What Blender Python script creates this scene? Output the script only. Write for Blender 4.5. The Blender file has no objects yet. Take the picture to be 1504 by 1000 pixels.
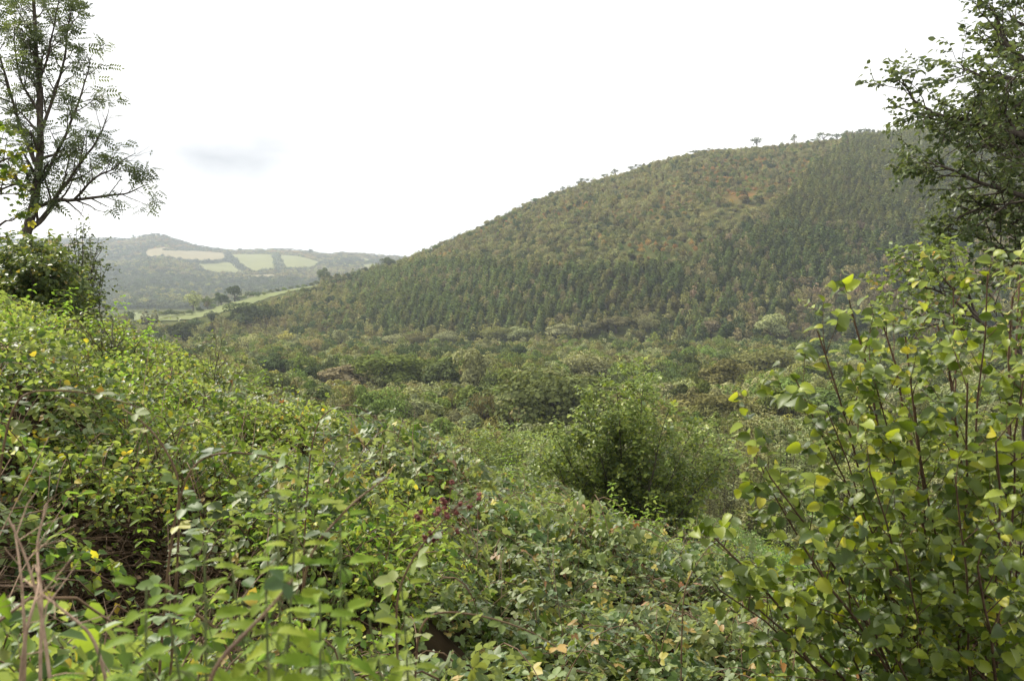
import bpy, math, random
import numpy as np
from mathutils import Vector
rng = np.random.default_rng(11)
random.seed(7)
R = math.radians
scene = bpy.context.scene
C = scene.collection

# ------------------------------------------------------------ camera, sky, sun, exposure
PITCH = 4.39
FPX = 1302.0
cam_data = bpy.data.cameras.new('camera')
cam = bpy.data.objects.new('camera', cam_data)
C.objects.link(cam)
scene.camera = cam
cam.location = (0, 0, 0)
cam.rotation_euler = (R(90 - PITCH), 0, 0)
cam_data.sensor_width = 36.0
cam_data.lens = 36.0 * FPX / 1504.0
cam_data.clip_start = 0.05
cam_data.clip_end = 20000
cam_data.dof.use_dof = True
cam_data.dof.focus_distance = 14.0
cam_data.dof.aperture_fstop = 5.6

SUN_EL, SUN_AZ = 46.0, -62.0        # azimuth measured from +Y towards +X
world = bpy.data.worlds.new('World')
scene.world = world
world.use_nodes = True
nt = world.node_tree
for n in list(nt.nodes):
    nt.nodes.remove(n)
N = nt.nodes.new
Lk = nt.links.new
out = N('ShaderNodeOutputWorld')
bg = N('ShaderNodeBackground')
bg.inputs['Strength'].default_value = 0.058
sky = N('ShaderNodeTexSky')
sky.sky_type = 'NISHITA'
sky.sun_disc = False
sky.sun_elevation = R(SUN_EL)
sky.sun_rotation = R(SUN_AZ)
sky.air_density = 1.2
sky.dust_density = 2.5
# broken bright cloud sheet over the blue
tc = N('ShaderNodeTexCoord')
nz = N('ShaderNodeTexNoise')
nz.inputs['Scale'].default_value = 2.2
nz.inputs['Detail'].default_value = 5
mp = N('ShaderNodeMapping')
mp.inputs['Scale'].default_value = (1, 1, 3.0)
Lk(tc.outputs['Generated'], mp.inputs['Vector'])
Lk(mp.outputs[0], nz.inputs['Vector'])
cr = N('ShaderNodeValToRGB')
cr.color_ramp.elements[0].position = 0.30
cr.color_ramp.elements[0].color = (8.4, 8.5, 8.7, 1)
cr.color_ramp.elements[1].position = 0.62
cr.color_ramp.elements[1].color = (16.2, 15.8, 15.0, 1)
Lk(nz.outputs['Fac'], cr.inputs[0])
# one thin grey cloud low over the far hills
def vmath(op, a, b=None):
    n = N('ShaderNodeVectorMath'); n.operation = op
    for i, s in enumerate((a, b)):
        if s is None: continue
        if hasattr(s, 'links'): Lk(s, n.inputs[i])
        else: n.inputs[i].default_value = s
    return n
def smath(op, a, b=0.0, clamp=False):
    n = N('ShaderNodeMath'); n.operation = op; n.use_clamp = clamp
    for i, s in enumerate((a, b)):
        if hasattr(s, 'links'): Lk(s, n.inputs[i])
        else: n.inputs[i].default_value = s
    return n.outputs[0]
nrm = vmath('NORMALIZE', tc.outputs['Generated'])
cdir = Vector((-0.335, 1.0, 0.128)).normalized()
dlt = vmath('SUBTRACT', nrm.outputs[0], tuple(cdir))
scl = vmath('MULTIPLY', dlt.outputs[0], (4.3, 4.3, 14.0))
nz2 = N('ShaderNodeTexNoise'); nz2.inputs['Scale'].default_value = 9.0; nz2.inputs['Detail'].default_value = 5
mp2 = N('ShaderNodeMapping'); mp2.inputs['Scale'].default_value = (1, 1, 2.4)
Lk(tc.outputs['Generated'], mp2.inputs['Vector']); Lk(mp2.outputs[0], nz2.inputs['Vector'])
ln = vmath('LENGTH', scl.outputs[0])
ds = smath('ADD', ln.outputs['Value'], smath('MULTIPLY', smath('SUBTRACT', nz2.outputs['Fac'], 0.5), 0.9))
fc = smath('MULTIPLY', smath('SUBTRACT', 1.0, ds, True), 1.0, True)
mxc = N('ShaderNodeMix'); mxc.data_type = 'RGBA'
Lk(fc, mxc.inputs[0]); Lk(cr.outputs[0], mxc.inputs[6]); mxc.inputs[7].default_value = (5.3, 5.4, 5.8, 1)
mxs = N('ShaderNodeMix'); mxs.data_type = 'RGBA'
mxs.inputs[0].default_value = 0.88
Lk(sky.outputs[0], mxs.inputs[6]); Lk(mxc.outputs[2], mxs.inputs[7])
Lk(mxs.outputs[2], bg.inputs['Color'])
Lk(bg.outputs[0], out.inputs['Surface'])

sun_data = bpy.data.lights.new('sun', 'SUN')
sun_data.energy = 3.6
sun_data.angle = R(4)
sun_data.color = (1.0, 0.94, 0.84)
sun = bpy.data.objects.new('sun', sun_data)
C.objects.link(sun)
sd = Vector((math.sin(R(SUN_AZ)) * math.cos(R(SUN_EL)), math.cos(R(SUN_AZ)) * math.cos(R(SUN_EL)), math.sin(R(SUN_EL))))
sun.rotation_euler = sd.to_track_quat('Z', 'Y').to_euler()
scene.view_settings.view_transform = 'Standard'
scene.view_settings.look = 'None'
scene.view_settings.gamma = 1.0
scene.view_settings.exposure = 1.05
scene.cycles.max_bounces = 6
scene.cycles.diffuse_bounces = 3
scene.cycles.glossy_bounces = 2
scene.cycles.transmission_bounces = 4
scene.cycles.volume_bounces = 1
scene.cycles.use_denoising = True

# ------------------------------------------------------------ helpers: rays, noise
cp, sp = math.cos(R(PITCH)), math.sin(R(PITCH))
def ray(px, py):
    """photo pixel -> (X/Y, Z/Y)"""
    a = (np.asarray(px, float) - 752) / FPX
    b = (500 - np.asarray(py, float)) / FPX
    dy = cp + b * sp
    dz = -sp + b * cp
    return a / dy, dz / dy
def at(px, py, Y):
    u, t = ray(px, py)
    return np.array([u * Y, Y, t * Y])
def proj(X, Y, Z):
    zc = Y * cp - Z * sp
    yc = Y * sp + Z * cp
    return 752 + FPX * X / zc, 500 - FPX * yc / zc
def _hash(ix, iy, seed):
    n = (ix.astype(np.int64) * 374761393 + iy.astype(np.int64) * 668265263 + seed * 974711) & 0x7fffffff
    n = ((n ^ (n >> 13)) * 1274126177) & 0x7fffffff
    return ((n ^ (n >> 16)) & 0xffff) / 65535.0
def vnoise(x, y, seed=0):
    x = np.asarray(x, float); y = np.asarray(y, float)
    ix = np.floor(x); iy = np.floor(y)
    fx = x - ix; fy = y - iy
    fx = fx * fx * (3 - 2 * fx); fy = fy * fy * (3 - 2 * fy)
    a = _hash(ix, iy, seed); b = _hash(ix + 1, iy, seed)
    c = _hash(ix, iy + 1, seed); d = _hash(ix + 1, iy + 1, seed)
    return (a * (1 - fx) + b * fx) * (1 - fy) + (c * (1 - fx) + d * fx) * fy - 0.5
def sstep(x, a, b):
    t = np.clip((x - a) / (b - a), 0, 1)
    return t * t * (3 - 2 * t)

# ------------------------------------------------------------ terrain height
CREST = np.array([(-400, 500), (0, 496), (120, 490), (170, 478), (200, 470), (300, 456), (380, 434), (430, 425), (480, 417), (520, 409), (560, 397),
                  (600, 381), (650, 361), (700, 339), (750, 315), (800, 293), (850, 276), (900, 263), (950, 246), (1000, 233),
                  (1040, 226), (1100, 223), (1150, 217), (1200, 212), (1250, 206), (1300, 203), (1350, 198), (1400, 192),
                  (1504, 178), (1700, 165), (2200, 160)], float)
FARL = np.array([(-400, 350), (0, 352), (130, 350), (165, 350), (190, 351), (212, 346), (222, 344), (240, 345), (256, 351), (275, 357), (300, 363), (340, 368),
                 (400, 366), (435, 367), (455, 370), (478, 373), (490, 374), (496, 371), (520, 372), (560, 375), (600, 378), (800, 384), (2200, 395)], float)
cu, ct = ray(CREST[:, 0], CREST[:, 1])
fu, ft = ray(FARL[:, 0], FARL[:, 1])
def crest_y(u):
    return np.interp(u, [-.8, -.42, -.27, -.117, .037, .19, .42, .8], [560, 600, 750, 850, 900, 950, 950, 1000])
def foot_y(u):
    return np.interp(u, [-.8, -.42, -.2, 0, .6], [430, 480, 480, 440, 400])
FAR_Y = 3000.0
def H(X, Y, detail=True):
    X = np.asarray(X, float); Y = np.asarray(Y, float)
    u = X / np.maximum(Y, 30)
    v = np.interp(Y, [0, 90, 200, 420, 700], [-23.5, -25, -31, -40, -38]) + 4 * vnoise(X / 90, Y / 90, 3)
    # the wooded hill
    yc = crest_y(u); zc = np.interp(u, cu, ct) * yc
    yf = foot_y(u)
    s = (Y - yf) / (yc - yf)
    sc_ = np.clip(s, 0, 1)
    g = np.sin(sc_ * np.pi / 2) * 0.55 + sc_ * 0.45
    g = g * (1 - 0.25 * (1 - sstep(sc_, 0, 0.25)) * 1.0)
    hill = v + (zc - v) * g
    hill = hill + 5.0 * vnoise(X / 70, Y / 70, 5) * np.sin(sc_ * np.pi)
    back = zc - (Y - yc) * 0.16
    hill = np.where(s > 1, np.maximum(back, -48), hill)
    # far hills
    s2 = np.clip((Y - 1300) / (FAR_Y - 1300), 0, 1)
    zr = np.interp(u, fu, ft) * FAR_Y
    far = -48 + (zr + 48) * (0.35 * s2 + 0.65 * s2 ** 1.6) + 14 * vnoise(X / 260, Y / 260, 8) * np.sin(s2 * np.pi)
    far = np.where(Y > FAR_Y, zr - (Y - FAR_Y) * 0.08, far)
    z = np.where(Y < 1300, np.where(s > 0, hill, v), np.maximum(far, back))
    # near bank
    ye = 14.5 + 19 * sstep(X, 2.6, 6.5)
    yy = np.maximum(Y - ye, 0)
    near = -1.62 - np.where(X > 0, .43, .365) * np.clip(X, -40, 60) - 0.152 * Y - 0.50 * (yy - 1.5 * (1 - np.exp(-yy / 1.5)))
    if detail:
        k = np.exp(-np.maximum(Y - 40, 0) / 10)
        rl = 1 - .6 * sstep(Y, 8, 14)
        near = near + k * rl * (0.55 * vnoise(X / 1.5, Y / 1.5, 21) + 0.55 * vnoise(X / 0.7, Y / 0.7, 22) + 0.6 * vnoise(X / 5, Y / 5, 23))
        near = near + 0.12 * np.exp(-((X + 6.2) / 2.2) ** 2 - ((Y - 10) / 4) ** 2)
        near = near - 0.62 * np.exp(-((X + 2.25) / 0.95) ** 2 - ((Y - 5.0) / 1.3) ** 2)
    return np.where(Y < 140, np.maximum(z, near), z)
def hz(x, y):
    return float(H(np.array([x]), np.array([y]))[0])
YS = np.concatenate([np.linspace(2, 60, 120), np.geomspace(61, 4000, 900)])
def hit(px, py, lift=0.0, ymin=2.0, ymax=4000):
    """first terrain point seen through a photo pixel"""
    u, t = ray(px, py)
    ys = YS[(YS >= ymin) & (YS <= ymax)]
    h = H(u * ys, ys, False) + lift
    k = np.nonzero(h > t * ys)[0]
    if len(k) == 0:
        k = [int(np.argmax(h / ys - t))]
    Y = ys[k[0]]
    return float(u * Y), float(Y)

# ------------------------------------------------------------ materials
def new_mat(name):
    m = bpy.data.materials.new(name)
    m.use_nodes = True
    t = m.node_tree
    for n in list(t.nodes):
        t.nodes.remove(n)
    return m, t
def ramp(t, cols, fac):
    r = t.nodes.new('ShaderNodeValToRGB')
    e = r.color_ramp.elements
    n = len(cols)
    while len(e) < n:
        e.new(0.5)
    for i, c in enumerate(cols):
        pos, col = c
        e[i].position = pos
        e[i].color = (*col, 1)
    t.links.new(fac, r.inputs[0])
    return r.outputs[0]
def leaf_mat(name, cols, trans=0.35, gloss=0.0, rough=0.4, vary=0.25, hue=0.02, back=None, tint=(1.15, 1.1, 0.5)):
    """cols: ramp over the per-leaf random attribute; a per-plant random shift on top"""
    m, t = new_mat(name)
    n = t.nodes.new; l = t.links.new
    a = n('ShaderNodeAttribute'); a.attribute_name = 'leaf_random'
    col = ramp(t, cols, a.outputs['Fac'])
    oi = n('ShaderNodeObjectInfo')
    hs = n('ShaderNodeHueSaturation')
    m1 = n('ShaderNodeMapRange'); m1.inputs[3].default_value = 1 - vary; m1.inputs[4].default_value = 1 + vary
    l(oi.outputs['Random'], m1.inputs[0]); l(m1.outputs[0], hs.inputs['Value'])
    m2 = n('ShaderNodeMath'); m2.operation = 'MULTIPLY'; m2.inputs[1].default_value = 7.31; l(oi.outputs['Random'], m2.inputs[0])
    m3 = n('ShaderNodeMath'); m3.operation = 'FRACT'; l(m2.outputs[0], m3.inputs[0])
    m4 = n('ShaderNodeMapRange'); m4.inputs[3].default_value = 0.5 - hue; m4.inputs[4].default_value = 0.5 + hue
    l(m3.outputs[0], m4.inputs[0]); l(m4.outputs[0], hs.inputs['Hue'])
    l(col, hs.inputs['Color'])
    c = hs.outputs[0]
    if back is not None:
        ge = n('ShaderNodeNewGeometry')
        mx = n('ShaderNodeMix'); mx.data_type = 'RGBA'
        l(ge.outputs['Backfacing'], mx.inputs[0]); l(c, mx.inputs[6]); mx.inputs[7].default_value = (*back, 1)
        c = mx.outputs[2]
    d = n('ShaderNodeBsdfDiffuse'); l(c, d.inputs[0])
    tr = n('ShaderNodeBsdfTranslucent')
    mt = n('ShaderNodeMix'); mt.data_type = 'RGBA'; mt.blend_type = 'MULTIPLY'; mt.inputs[0].default_value = 1
    l(c, mt.inputs[6]); mt.inputs[7].default_value = (*[2.0 * q for q in tint], 1)
    l(mt.outputs[2], tr.inputs[0])
    ms = n('ShaderNodeMixShader'); ms.inputs[0].default_value = trans
    l(d.outputs[0], ms.inputs[1]); l(tr.outputs[0], ms.inputs[2])
    last = ms.outputs[0]
    if gloss > 0:
        gl = n('ShaderNodeBsdfGlossy'); gl.inputs['Roughness'].default_value = rough
        fw_ = n('ShaderNodeLayerWeight'); fp_ = n('ShaderNodeMath'); fp_.operation = 'POWER'; fp_.inputs[1].default_value = 3.5; l(fw_.outputs['Facing'], fp_.inputs[0]); fr = n('ShaderNodeMath'); fr.operation = 'MULTIPLY_ADD'; fr.inputs[1].default_value = .55; fr.inputs[2].default_value = .045; l(fp_.outputs[0], fr.inputs[0])
        mm = n('ShaderNodeMath'); mm.operation = 'MULTIPLY'; mm.inputs[1].default_value = gloss; l(fr.outputs[0], mm.inputs[0])
        m5 = n('ShaderNodeMixShader'); l(mm.outputs[0], m5.inputs[0]); l(last, m5.inputs[1]); l(gl.outputs[0], m5.inputs[2])
        last = m5.outputs[0]
    o = n('ShaderNodeOutputMaterial'); l(last, o.inputs[0])
    return m
def plain_mat(name, cols, scale=8.0, rough=0.9, coord='Object', bump=0.0):
    m, t = new_mat(name)
    n = t.nodes.new; l = t.links.new
    tcn = n('ShaderNodeTexCoord'); nz_ = n('ShaderNodeTexNoise')
    nz_.inputs['Scale'].default_value = scale; nz_.inputs['Detail'].default_value = 6
    l(tcn.outputs[coord], nz_.inputs['Vector'])
    col = ramp(t, cols, nz_.outputs['Fac'])
    b = n('ShaderNodeBsdfPrincipled'); b.inputs['Roughness'].default_value = rough
    b.inputs['Specular IOR Level'].default_value = 0.2
    l(col, b.inputs['Base Color'])
    if bump:
        bp = n('ShaderNodeBump'); bp.inputs['Strength'].default_value = bump; bp.inputs['Distance'].default_value = 0.02
        l(nz_.outputs['Fac'], bp.inputs['Height']); l(bp.outputs[0], b.inputs['Normal'])
    o = n('ShaderNodeOutputMaterial'); l(b.outputs[0], o.inputs[0])
    return m
def ramp3(c, k=0.55, w=1.5):
    c = np.array(c)
    return [(0.0, tuple(c * k)), (0.55, tuple(c)), (1.0, tuple(c * w))]
MAT = {}
KINDCOL = dict(green=(.120, .155, .042), olive=(.180, .180, .066), dark=(.072, .092, .036), pale=(.215, .225, .105),
               brown=(.170, .155, .074), yellow=(.26, .25, .070), willow=(.185, .198, .100), heath=(.205, .205, .092),
               mauve=(.175, .140, .085), orange=(.26, .17, .06), spruce=(.104, .134, .042), larch=(.165, .160, .060),
               pine=(.118, .130, .040), far=(.082, .094, .058))
for k_, c_ in KINDCOL.items():
    MAT[k_] = leaf_mat('foliage_' + k_, ramp3(c_), trans=0.16, vary=0.33, hue=0.022)
MAT['bark'] = plain_mat('bark', [(0.3, (.035, .026, .020)), (0.7, (.10, .085, .065))], 14, bump=0.5)
MAT['hazel_bark'] = plain_mat('hazel_bark', [(0.3, (.050, .028, .016)), (0.7, (.11, .070, .042))], 30)
MAT['cane'] = plain_mat('cane_skin', [(0.3, (.075, .040, .026)), (0.7, (.16, .11, .06))], 25, rough=0.6)
MAT['nettle_stem'] = plain_mat('nettle_stem_skin', [(0.3, (.07, .10, .03)), (0.7, (.13, .14, .06))], 25)
MAT['dry'] = plain_mat('dry_stalk_skin', [(0.3, (.20, .13, .09)), (0.7, (.40, .29, .21))], 40)
MAT['dead'] = plain_mat('dead_leaf', [(0.3, (.030, .020, .012)), (0.7, (.10, .065, .035))], 30)
MAT['bramble_leaf'] = leaf_mat('bramble_leaf', [(0, (.040, .068, .016)), (.45, (.082, .128, .028)), (.80, (.135, .18, .045)), (.93, (.18, .21, .07)), (.95, (.36, .30, .06)), (1, (.20, .09, .04))],
                              trans=.34, gloss=.6, rough=.5, vary=.18, back=(.165, .205, .105))
MAT['hedge_leaf'] = leaf_mat('hedge_leaf', [(0, (.042, .078, .014)), (.45, (.090, .145, .022)), (.85, (.17, .22, .035)), (.95, (.38, .34, .05)), (1, (.30, .20, .05))],
                            trans=.42, gloss=.45, rough=.45, vary=.2, back=(.17, .22, .08))
MAT['nettle_leaf'] = leaf_mat('nettle_leaf', [(0, (.09, .14, .018)), (.5, (.15, .215, .028)), (1, (.23, .29, .045))],
                             trans=.45, gloss=.15, rough=.5, vary=.15, back=(.13, .22, .05))
MAT['mint_leaf'] = leaf_mat('mint_leaf', [(0, (.05, .085, .016)), (.5, (.085, .135, .026)), (1, (.14, .20, .045))],
                           trans=.32, gloss=.45, rough=.42, vary=.2, back=(.11, .19, .09))
MAT['hazel_leaf'] = leaf_mat('hazel_leaf', [(0, (.038, .066, .010)), (.5, (.082, .118, .013)), (.80, (.18, .22, .02)), (.93, (.22, .27, .028)), (1, (.34, .31, .03))],
                            trans=.45, gloss=.55, rough=.45, vary=0.0, hue=0, back=(.13, .17, .075))
MAT['ash_leaf'] = leaf_mat('ash_leaf', [(0, (.030, .048, .015)), (.6, (.052, .076, .022)), (1, (.09, .12, .035))], trans=.25, gloss=.5, vary=0, hue=0, back=(.10, .13, .06))
MAT['elder_leaf'] = leaf_mat('elder_leaf', [(0, (.09, .13, .04)), (.6, (.15, .20, .06)), (.93, (.21, .26, .08)), (1, (.35, .22, .10))], trans=.36, gloss=.4, vary=0, hue=0)
MAT['maple_leaf'] = leaf_mat('maple_leaf', [(0, (.05, .09, .02)), (.6, (.10, .14, .022)), (.85, (.20, .21, .03)), (1, (.34, .28, .03))], trans=.45, gloss=.3, vary=0, hue=0)
MAT['sallow_leaf'] = leaf_mat('sallow_leaf', [(0, (.095, .135, .028)), (.5, (.170, .215, .045)), (.9, (.28, .32, .065)), (1, (.26, .28, .07))], trans=.36, gloss=.5, vary=.1, back=(.14, .19, .10))
MAT['shrub_leaf'] = leaf_mat('shrub_leaf', [(0, (.05, .07, .026)), (.5, (.10, .125, .042)), (.92, (.17, .19, .06)), (1, (.25, .17, .06))], trans=.3, gloss=.5, vary=.1)
MAT['berry'] = plain_mat('berry_skin', [(0.35, (.07, .015, .018)), (0.65, (.20, .07, .05))], 60, rough=0.5)

# ------------------------------------------------------------ mesh builders
def unit(v):
    return v / np.maximum(np.linalg.norm(v, axis=-1, keepdims=True), 1e-9)
class MB:
    def __init__(self):
        self.v = []; self.q = []; self.t = []; self.r = []; self.n = 0
    def add(self, v, faces, rnd=None):
        v = np.asarray(v, float).reshape(-1, 3); f = np.asarray(faces, int)
        self.v.append(v)
        (self.q if f.shape[1] == 4 else self.t).append(f + self.n)
        self.r.append(np.full(len(v), 0.5) if rnd is None else np.asarray(rnd, float))
        self.n += len(v)
    def tube(self, pts, rad, sides=5):
        pts = np.asarray(pts, float); k = len(pts)
        rad = np.broadcast_to(np.asarray(rad, float), (k,))
        d = np.gradient(pts, axis=0); d = unit(d)
        ref = np.array([0, 0, 1.0]) if abs(d[0][2]) < 0.9 else np.array([1.0, 0, 0])
        a = unit(np.cross(d, ref)); b = np.cross(d, a)
        th = np.arange(sides) * 2 * np.pi / sides
        ring = pts[:, None] + rad[:, None, None] * (np.cos(th)[None, :, None] * a[:, None] + np.sin(th)[None, :, None] * b[:, None])
        i = np.arange(k - 1)[:, None] * sides; j = np.arange(sides)[None]; j2 = (j + 1) % sides
        f = np.stack([i + j, i + j2, i + sides + j2, i + sides + j], -1).reshape(-1, 4)
        self.add(ring.reshape(-1, 3), f)
    def leaves(self, tmpl, P, X, Nn, S, rnd=None):
        tv, tf = tmpl
        P = np.asarray(P, float); n = len(P)
        if n == 0: return
        X = unit(np.asarray(X, float)); Yv = unit(np.cross(np.asarray(Nn, float), X)); Z = np.cross(X, Yv)
        S = np.broadcast_to(np.asarray(S, float), (n,))[:, None, None]
        V = P[:, None] + S * (tv[None, :, 0:1] * X[:, None] + tv[None, :, 1:2] * Yv[:, None] + tv[None, :, 2:3] * Z[:, None])
        F = (tf[None] + (np.arange(n) * len(tv))[:, None, None]).reshape(-1, tf.shape[1])
        rr = rng.random(n) if rnd is None else rnd
        self.add(V.reshape(-1, 3), F, np.repeat(rr, len(tv)))
    def mesh(self, name, mats, smooth=False):
        me = bpy.data.meshes.new(name)
        V = np.concatenate(self.v) if self.v else np.zeros((0, 3))
        q = np.concatenate(self.q) if self.q else np.zeros((0, 4), int)
        t = np.concatenate(self.t) if self.t else np.zeros((0, 3), int)
        me.vertices.add(len(V)); me.vertices.foreach_set('co', V.astype(np.float32).ravel())
        me.loops.add(q.size + t.size); me.loops.foreach_set('vertex_index', np.concatenate([q.ravel(), t.ravel()]).astype(np.int32))
        me.polygons.add(len(q) + len(t))
        st = np.concatenate([np.arange(len(q)) * 4, q.size + np.arange(len(t)) * 3]).astype(np.int32)
        me.polygons.foreach_set('loop_start', st)
        if smooth:
            me.polygons.foreach_set('use_smooth', np.ones(len(st), bool))
        a = me.attributes.new('leaf_random', 'FLOAT', 'POINT')
        a.data.foreach_set('value', np.concatenate(self.r).astype(np.float32) if self.r else [])
        me.update(calc_edges=True)
        for m in (mats if isinstance(mats, (list, tuple)) else [mats]):
            me.materials.append(m)
        return me
def link(name, me, parent=None, loc=None):
    o = bpy.data.objects.new(name, me)
    C.objects.link(o)
    if parent is not None: o.parent = parent
    if loc is not None: o.location = loc
    return o
def tag(o, label=None, cat=None, group=None, kind=None):
    if label: o['label'] = label
    if cat: o['category'] = cat
    if group: o['group'] = group
    if kind: o['kind'] = kind
    return o
def thing(name, loc, label, cat, group=None):
    o = bpy.data.objects.new(name, None); C.objects.link(o)
    o.location = loc
    o.empty_display_size = 0.2
    return tag(o, label, cat, group)

# leaf templates: x along the leaf, z the leaf normal; quads only
def T(v, f): return np.array(v, float), np.array(f, int)
CARD = T([(0, 0, 0), (.45, -.36, .10), (1, 0, 0), (.5, .36, -.06)], [(0, 1, 2, 3)])
def oval(w=.32, fold=.10, droop=.12):
    return T([(0, 0, 0), (.34, -w, fold), (.72, -w * .8, fold * .7 - droop * .4), (1, 0, -droop), (.72, w * .8, fold * .7 - droop * .4), (.34, w, fold)],
             [(0, 1, 2, 3), (0, 3, 4, 5)])
OVAL = oval()
SLIM = oval(.17, .05, .15)
def compose(base, places):
    vs, fs, n = [], [], 0
    for (x, y, z, ang, s) in places:
        c, s_ = math.cos(ang), math.sin(ang)
        v = base[0] * s
        vs.append(np.stack([v[:, 0] * c - v[:, 1] * s_ + x, v[:, 0] * s_ + v[:, 1] * c + y, v[:, 2] + z], -1))
        fs.append(base[1] + n); n += len(v)
    return np.concatenate(vs), np.concatenate(fs)
TRIFOL = compose(oval(.36, .07, .14), [(.30, 0, 0, 0, .62), (.26, .02, -.01, 1.25, .50), (.26, -.02, -.01, -1.25, .50)])
PINNATE = compose(oval(.20, .05, .10), [(.95, 0, -.10, 0, .32)] + [(.2 + .19 * i, .01 * sg, -.02 * i, sg * 1.05, .34) for i in range(4) for sg in (-1, 1)])
def toothed(w, segs=7, tip=0.16, base=0.0, fold=.10, droop=.18, tooth=.035, shape=1.0):
    """serrate leaf with pleated veins: midrib vertices + rim vertices on both sides, triangles"""
    v, f = [], []
    for x in np.linspace(0, 1, segs + 1):
        v.append((x, 0, -droop * x * x))
    for sg in (-1, 1):
        st = len(v)
        nr_ = 2 * segs - 1
        for i in range(nr_):
            x = (i + .35) / nr_ * .97
            ww = w * max(.02, math.sin(math.pi * (x ** shape))) ** (.62 if tip < .2 else .8)
            if i % 2: ww += tooth
            v.append((x, sg * ww, fold * ww / w - droop * x * x + .016 * (1 if i % 2 else -1)))
        for i in range(segs):
            a = st + 2 * i
            tr = [(i, i + 1, a)]
            if i < segs - 1:
                tr += [(i + 1, a + 1, a), (i + 1, a + 2, a + 1)]
            f += tr if sg > 0 else [q[::-1] for q in tr]
    return np.array(v, float), np.array(f, int)
HAZEL = toothed(.37, 6, tip=.14, droop=.32, fold=.15, tooth=.035, shape=.78)
NETTLE = toothed(.19, 8, tip=.30, droop=.34, fold=.07, tooth=.05, shape=.58)
MAPLE = compose(oval(.30, .06, .10), [(0, 0, 0, 0, 1.0), (0, 0, 0, .8, .85), (0, 0, 0, -.8, .85), (0, 0, 0, 1.6, .55), (0, 0, 0, -1.6, .55)])

def rand_dirs(n):
    return unit(rng.normal(size=(n, 3)))

# ------------------------------------------------------------ branch growth for the near plants
class Plant:
    """collects wood tubes and leaf sites"""
    def __init__(self): self.w = MB(); self.P = []; self.D = []
    def grow(self, p, d, L, r, lvl, par):
        seg = par['seg'][lvl]; n = max(3, int(L / seg) + 1)
        pts = [np.array(p, float)]; d = np.array(d, float) / np.linalg.norm(d)
        dirs = [d]
        for i in range(n):
            d = d + rng.normal(size=3) * par['wig'][lvl] + np.array(par['trop'][lvl])
            d /= np.linalg.norm(d)
            pts.append(pts[-1] + d * L / n); dirs.append(d)
        self.along(pts, r, lvl, par, dirs, L)
    def along(self, pts, r, lvl, par, dirs=None, L=None, r1=None, start=0.2):
        pts = np.array(pts, float)
        if dirs is None:
            dirs = unit(np.gradient(pts, axis=0))
            L = float(np.sum(np.linalg.norm(np.diff(pts, axis=0), axis=1)))
        n = len(pts) - 1
        rad = np.linspace(r, r * .3 if r1 is None else r1, n + 1)
        self.w.tube(pts, rad, 6 if lvl == 0 else (5 if lvl == 1 else 3))
        if lvl < par['levels'] - 1:
            k = int(par['kids'][lvl] * (L if par.get('per_m', False) else 1) + rng.random())
            for j in range(k):
                fr = start + (1 - start) * (j + rng.random()) / max(k, 1)
                i = min(int(fr * n), n - 1); ff = fr * n - i
                q = pts[i] * (1 - ff) + pts[i + 1] * ff
                dd = np.array(dirs[i])
                side = unit(np.cross(dd, rng.normal(size=3)))
                ang = par['ang'][lvl] * (0.75 + .5 * rng.random())
                nd = dd * math.cos(ang) + side * math.sin(ang)
                fac = (1 - .55 * fr) * (.65 + .6 * rng.random())
                ln_ = par['len'][lvl + 1] * fac
                self.grow(q, nd, ln_, max(rad[i] * .55, par['rmin']), lvl + 1, par)
        if lvl >= par['leaflvl']:
            k = max(1, int(L / par['gap']))
            for j in range(k):
                fr = (j + .7) / k
                if lvl < par['levels'] - 1 and fr < .5: continue
                i = min(int(fr * n), n - 1); ff = fr * n - i
                self.P.append(pts[i] * (1 - ff) + pts[i + 1] * ff)
                dd = np.array(dirs[i])
                sd_ = np.cross(dd, [0, 0, 1.0]); sd_ = sd_ / (np.linalg.norm(sd_) + 1e-6) * (1 if j % 2 else -1)
                self.D.append(dd * .55 + sd_ * .9 + rng.normal(size=3) * .35)
    def build(self, root, bark, leafm, tmpl, size, droop=0.3, up=1.0, jit=.45, wood='trunk', leaf='crown', keep=None, norm_bias=None, extra=None):
        w = link(wood, self.w.mesh(wood, bark, True), root)
        P = np.array(self.P); D = np.array(self.D)
        if keep is not None:
            k = keep(P); P = P[k]; D = D[k]
        D = unit(D) - np.array([0, 0, droop])
        nn = np.array([0, 0, up]) + rng.normal(size=P.shape) * jit
        if norm_bias is not None: nn = nn + np.array(norm_bias)
        m = MB()
        m.leaves(tmpl, P, D, nn, size * (.6 + .6 * rng.random(len(P))), rnd=None if extra is None else extra(P))
        if root is not None: self.count = len(P)
        l = link(leaf, m.mesh(leaf, leafm), root)
        return w, l

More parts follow.
